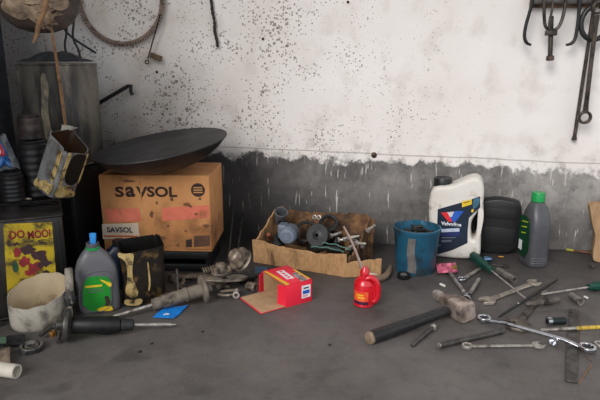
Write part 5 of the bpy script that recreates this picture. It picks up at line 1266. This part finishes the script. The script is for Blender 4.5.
# socket with dark handle
p0 = fl_(548, 321.5, .0125); p1 = fl_(566, 320.5, .0125)
t = thing('dark_socket', 'dark socket with a bright rim lying below the black ratchet', 'socket', X=along(p0, p1)); l = (p1 - p0).length
obj('sleeve', MB().cyl(.0105, .006, l * .95, 22, RY(90)), M('dark_green_black', S(34, 44, 46), S(24, 30, 32), 40, .4, .2, .1), t)
obj('bright_rim', MB().lathe([(.0075, -.002), (.0115, -.002), (.0122, 0), (.0122, .008), (.0105, .01), (.0075, .006), (.0075, -.002)], 28, RY(90)), chrome, t)
# rusty rod with yellow sleeve over the flat file
p0 = fl_(540, 331.5, .0045); p1 = fl_(612, 327.5, .0115)
t = thing('striped_rod', 'thin steel rod with a yellow marked sleeve lying over the flat file', 'rod', X=T(0, 0, .0035) @ along(p0, p1)); l = (p1 - p0).length
obj('rod', MB().cyl(.0045, 0, l * .6, 14, RY(90)), steel, t); ys = obj('yellow_sleeve', MB().cyl(.0053, l * .5, l, 16, RY(90)), M('worn_yellow', S(206, 176, 66), S(178, 146, 54), 30, .5, 0, .1), t)
for k_ in range(4): obj('dark_mark', MB().lathe([(.0054, l * (.56 + .1 * k_)), (.0055, l * (.56 + .1 * k_) + .0012)], 16, RY(90)), ink, ys)
p0 = fl_(574, 311, .001); p1 = fl_(571, 383, .001)
t = thing('flat_file', 'flat dark steel bar with a notched top at the lower right corner', 'bar', X=along(p0, p1)); l = (p1 - p0).length
obj('blade', MB().slab([(0, -.012), (.018, -.012), (.022, -.004), (.03, -.004), (.034, -.0125), (l * .75, -.014), (l - .004, -.0125), (l, -.009), (l - .001, .010), (l - .006, .0125), (l * .75, .014), (.0, .012), (-.004, .004)], .005, .001), darksteel, t)
p = fl_(549, 346); 
t = thing('cone_socket', 'small chrome cone socket under the right half of the chrome ring spanner', 'socket', X=along(fl_(557, 339, .011), fl_(549.5, 344.5, .015)))
obj('cone', MB().lathe([(.001, -.001), (.005, 0), (.0065, .008), (.0112, .026), (.0112, .03), (.008, .03), (.001, .02)], 26, RY(90)), chrome, t)
p0 = fl_(571, 295, .0095); p1 = fl_(581, 302, .0105)
t = thing('small_socket', 'small bright socket on the floor right of the long dark punch', 'socket', X=along(p0, p1)); l = (p1 - p0).length
obj('socket_wall', MB().lathe([(.001, 0), (.0085, 0), (.009, .003), (.009, l * .5), (.0105, l * .56), (.0105, l), (.0075, l), (.007, l * .6), (.001, l * .58)], 26, RY(90)), steel, t)
p0 = fl_(584, 296.5, .0035); p1 = fl_(588, 298.2, .0035)
tag(obj('white_stub', MB().cyl(.0032, 0, (p1 - p0).length, 12, RY(90)), chalk, X=along(p0, p1)), 'tiny white stub right of the small bright socket', 'chalk')
p = fl_(600, 346); t = thing('steel_ring', 'steel ring cut by the right edge beside the chrome spanner end', 'ring', (p.x, p.y, 0))
obj('ring_body', MB().slab(circ(.0145, 28), .009, .002, holes=[circ(.009, 24)]), steel, t)
p0 = fl_(580, 311, .003); pts = [fl_(580, 322, .025), fl_(580, 332, .022), fl_(579, 343, .028), fl_(585, 357, .006), fl_(592, 362, .002)]
pts = [fl_(577, 313, .008)] + pts
q = pts
for _ in range(2): q = [q[0]] + [v for a_, b_ in zip(q, q[1:]) for v in (a_.lerp(b_, .25), a_.lerp(b_, .75))] + [q[-1]]
tag(obj('copper_wire', MB().tube(q, .0008, 6), M('dark_brown_wire', S(110, 74, 54), S(80, 54, 42), 40, .5, .3, .1)), 'thin brown copper wire curling beside the flat file', 'wire')
p0 = fl_(579, 384, .0018); p1 = fl_(592, 364, .0018)
tag(obj('thin_twig', MB().tube([p0, p0.lerp(p1, .5) + Vector((0, 0, .002)), p1], [.001, .0018, .0012], 6), bamboo), 'thin dry twig beside the lower end of the flat file', 'twig')
# small grit and chips on the floor
random.seed(77)
for k, (px, py, lab) in enumerate([(140, 352, 'dark grit crumb below the black strut rod'), (203, 332, 'dark grit crumb on the open floor left of centre'), (330, 345, 'dark grit crumb on the open floor in the middle'), (152, 344, 'dark grit flake just below the black strut tip')]):
    p = fl_(px, py); tag(obj('grit_crumb', MB().slab([(.005 * rnd(.6, 1.2) * math.cos(i), .005 * rnd(.6, 1.2) * math.sin(i)) for i in range(6)], .002, .0005), soot, X=T(p.x, p.y, 0)), lab, 'crumb')

# ================================================================== hung at the upper right
p0 = W(532, 4, -.035); p1 = W(616, 3, -.035); ly = -.035
t = thing('tool_rack', 'rusty wooden-backed bar at the upper right with tools hanging below it', 'rack', (0, 0, 0))
l = p1.x - p0.x + .25
def ww_(px, py, y=-.05): return W(px, py, y)
zt = p0.z
obj('backing_board', MB().box((p0.x + l / 2, -.011, zt + .02), (l, .02, .06), .002), M('rusty_board', S(140, 104, 74), S(104, 76, 56), 30, .8, 0, .3, S(66, 48, 38), 16, .5, .64), t)
obj('steel_strip', MB().box((p0.x + l / 2, -.03, zt + .008), (l, .02, .018), .002), darksteel, t)
def curve(pts, y, it=2):
    q = [W(a_, b_, y) for a_, b_ in pts]
    for _ in range(it): q = [q[0]] + [v for a_, b_ in zip(q, q[1:]) for v in (a_.lerp(b_, .25), a_.lerp(b_, .75))] + [q[-1]]
    return q
for pts, lab in (([(533, -4), (531, 8), (526, 24), (524, 36), (526, 43), (531, 45)], 'bent black hook rod, leftmost of the tools on the rusty bar'), ([(580, -4), (579, 14), (577, 30), (575, 40), (571, 44), (566, 45)], 'bent black hook rod hanging right of the screw puller')):
    q = curve(pts, -.05); q = [Vector((q[0].x, -.04, q[0].z + .012))] + q
    r = [.0058] * (len(q) - 6) + [.0055, .005, .0048, .0045, .0042, .004]
    tag(obj('hanging_hook', MB().tube(q, r, 10), blacksteel), lab, 'hook', 'hook rods on the rusty bar')
c = W(552, 30, -.055)
t = thing('hanging_puller', 'dark U-shaped puller with a centre screw hanging on the rusty bar', 'puller', (0, 0, 0))
pu = M('oiled_brown_steel', S(82, 74, 68), S(54, 49, 46), 40, .42, .55, .2, S(34, 31, 30), 24, .5, .64)
def sub(pts, y): return curve(pts, y)
obj('yoke', MB().tube(sub([(544, -4), (544, 14), (545, 28), (552, 31), (559, 28), (564, 14), (566, -4)], -.062), [.0055] * len(sub([(0, 0)] * 7, 0)), 10), pu, t)
obj('hook_arm', MB().tube(sub([(553, -3), (552, 12), (549, 22), (549.5, 30)], -.07), .004, 8), pu, t)
q0, q1 = W(551.5, 12, -.055), W(550, 60, -.055)
mm = along(q1, q0)
obj('nut_block', MB().box((W(551, 33, -.055).x, -.055, W(551, 33, -.055).z), (.036, .026, .018), .003), pu, t)
sc = obj('centre_screw', MB().lathe([(.0075, .004), (.0082, .008)] + [(.0082 if i % 2 else .0074, .01 + i * .0022) for i in range(60)] + [(.006, .145)], 18, along(q1, q0) @ RY(90)), pu, t)
obj('screw_head', MB().lathe([(.008, -.003), (.0125, -.001), (.0135, .003), (.0125, .013), (.009, .015)], 22, along(q1, q0) @ RY(90)), M('brown_knob', S(96, 76, 66), S(66, 54, 48), 40, .5, .4, .2), sc)
c = W(594.5, 23, -.04)
a_ = [(c.x + .045 * math.cos(R_(x)), -.044, c.z + .055 * math.sin(R_(x))) for x in range(95, 445, 10)]
tag(obj('black_collar', MB().tube(a_, .0085, 12), blackplastic), 'thick black open ring behind the hanging spanner at the upper right', 'ring')
p0 = W(584, 117, -.045); p1 = W(597, 8, -.072)
X = Matrix.Identity(4); xd = (p1 - p0).normalized(); nd = Vector((0, -1, 0)); nd = (nd - xd * nd.dot(xd)).normalized(); yd = nd.cross(xd)
X = Matrix((xd, yd, nd)).transposed().to_4x4(); X.translation = p0; l = (p1 - p0).length
t = thing('ring_spanner', 'long dark ring spanner hanging from the rusty bar at the right edge', 'wrench', X=X)
hm2 = M('dark_bronze_steel', S(92, 80, 72), S(60, 54, 50), 40, .4, .6, .15, S(40, 36, 34), 24, .54, .68)
obj('shank', MB().loft([[(l * u_, q[0], q[1] + .006) for q in rrect(w_, .008, .003, 3)] for u_, w_ in ((.04, .02), (.15, .0155), (.5, .0145), (.85, .0155), (.94, .02))]), hm2, t)
obj('ring_end', MB().slab(circ(.0235, 32), .014, .003, holes=[star(.0155)]), hm2, t)
obj('ring_end', MB().slab(circ(.021, 32, l, 0), .013, .003, holes=[star(.014)], X=T(0, 0, 0)), hm2, t) if False else obj('ring_end', MB().slab(circ(.021, 32), .013, .003, holes=[star(.014)], X=T(l, 0, 0)), hm2, t)
p0 = W(574, 140, -.012); p1 = W(596, -6, -.05); l = (p1 - p0).length
d = (p1 - p0)
tag(obj('hanging_rod', MB().tube([p0, p0 + d * .012, p0 + d * .03, p0 + d * .5, p1], [.009, .009, .0065, .0065, .006], 12), hm2), 'thin dark rod hanging behind the long ring spanner', 'rod')
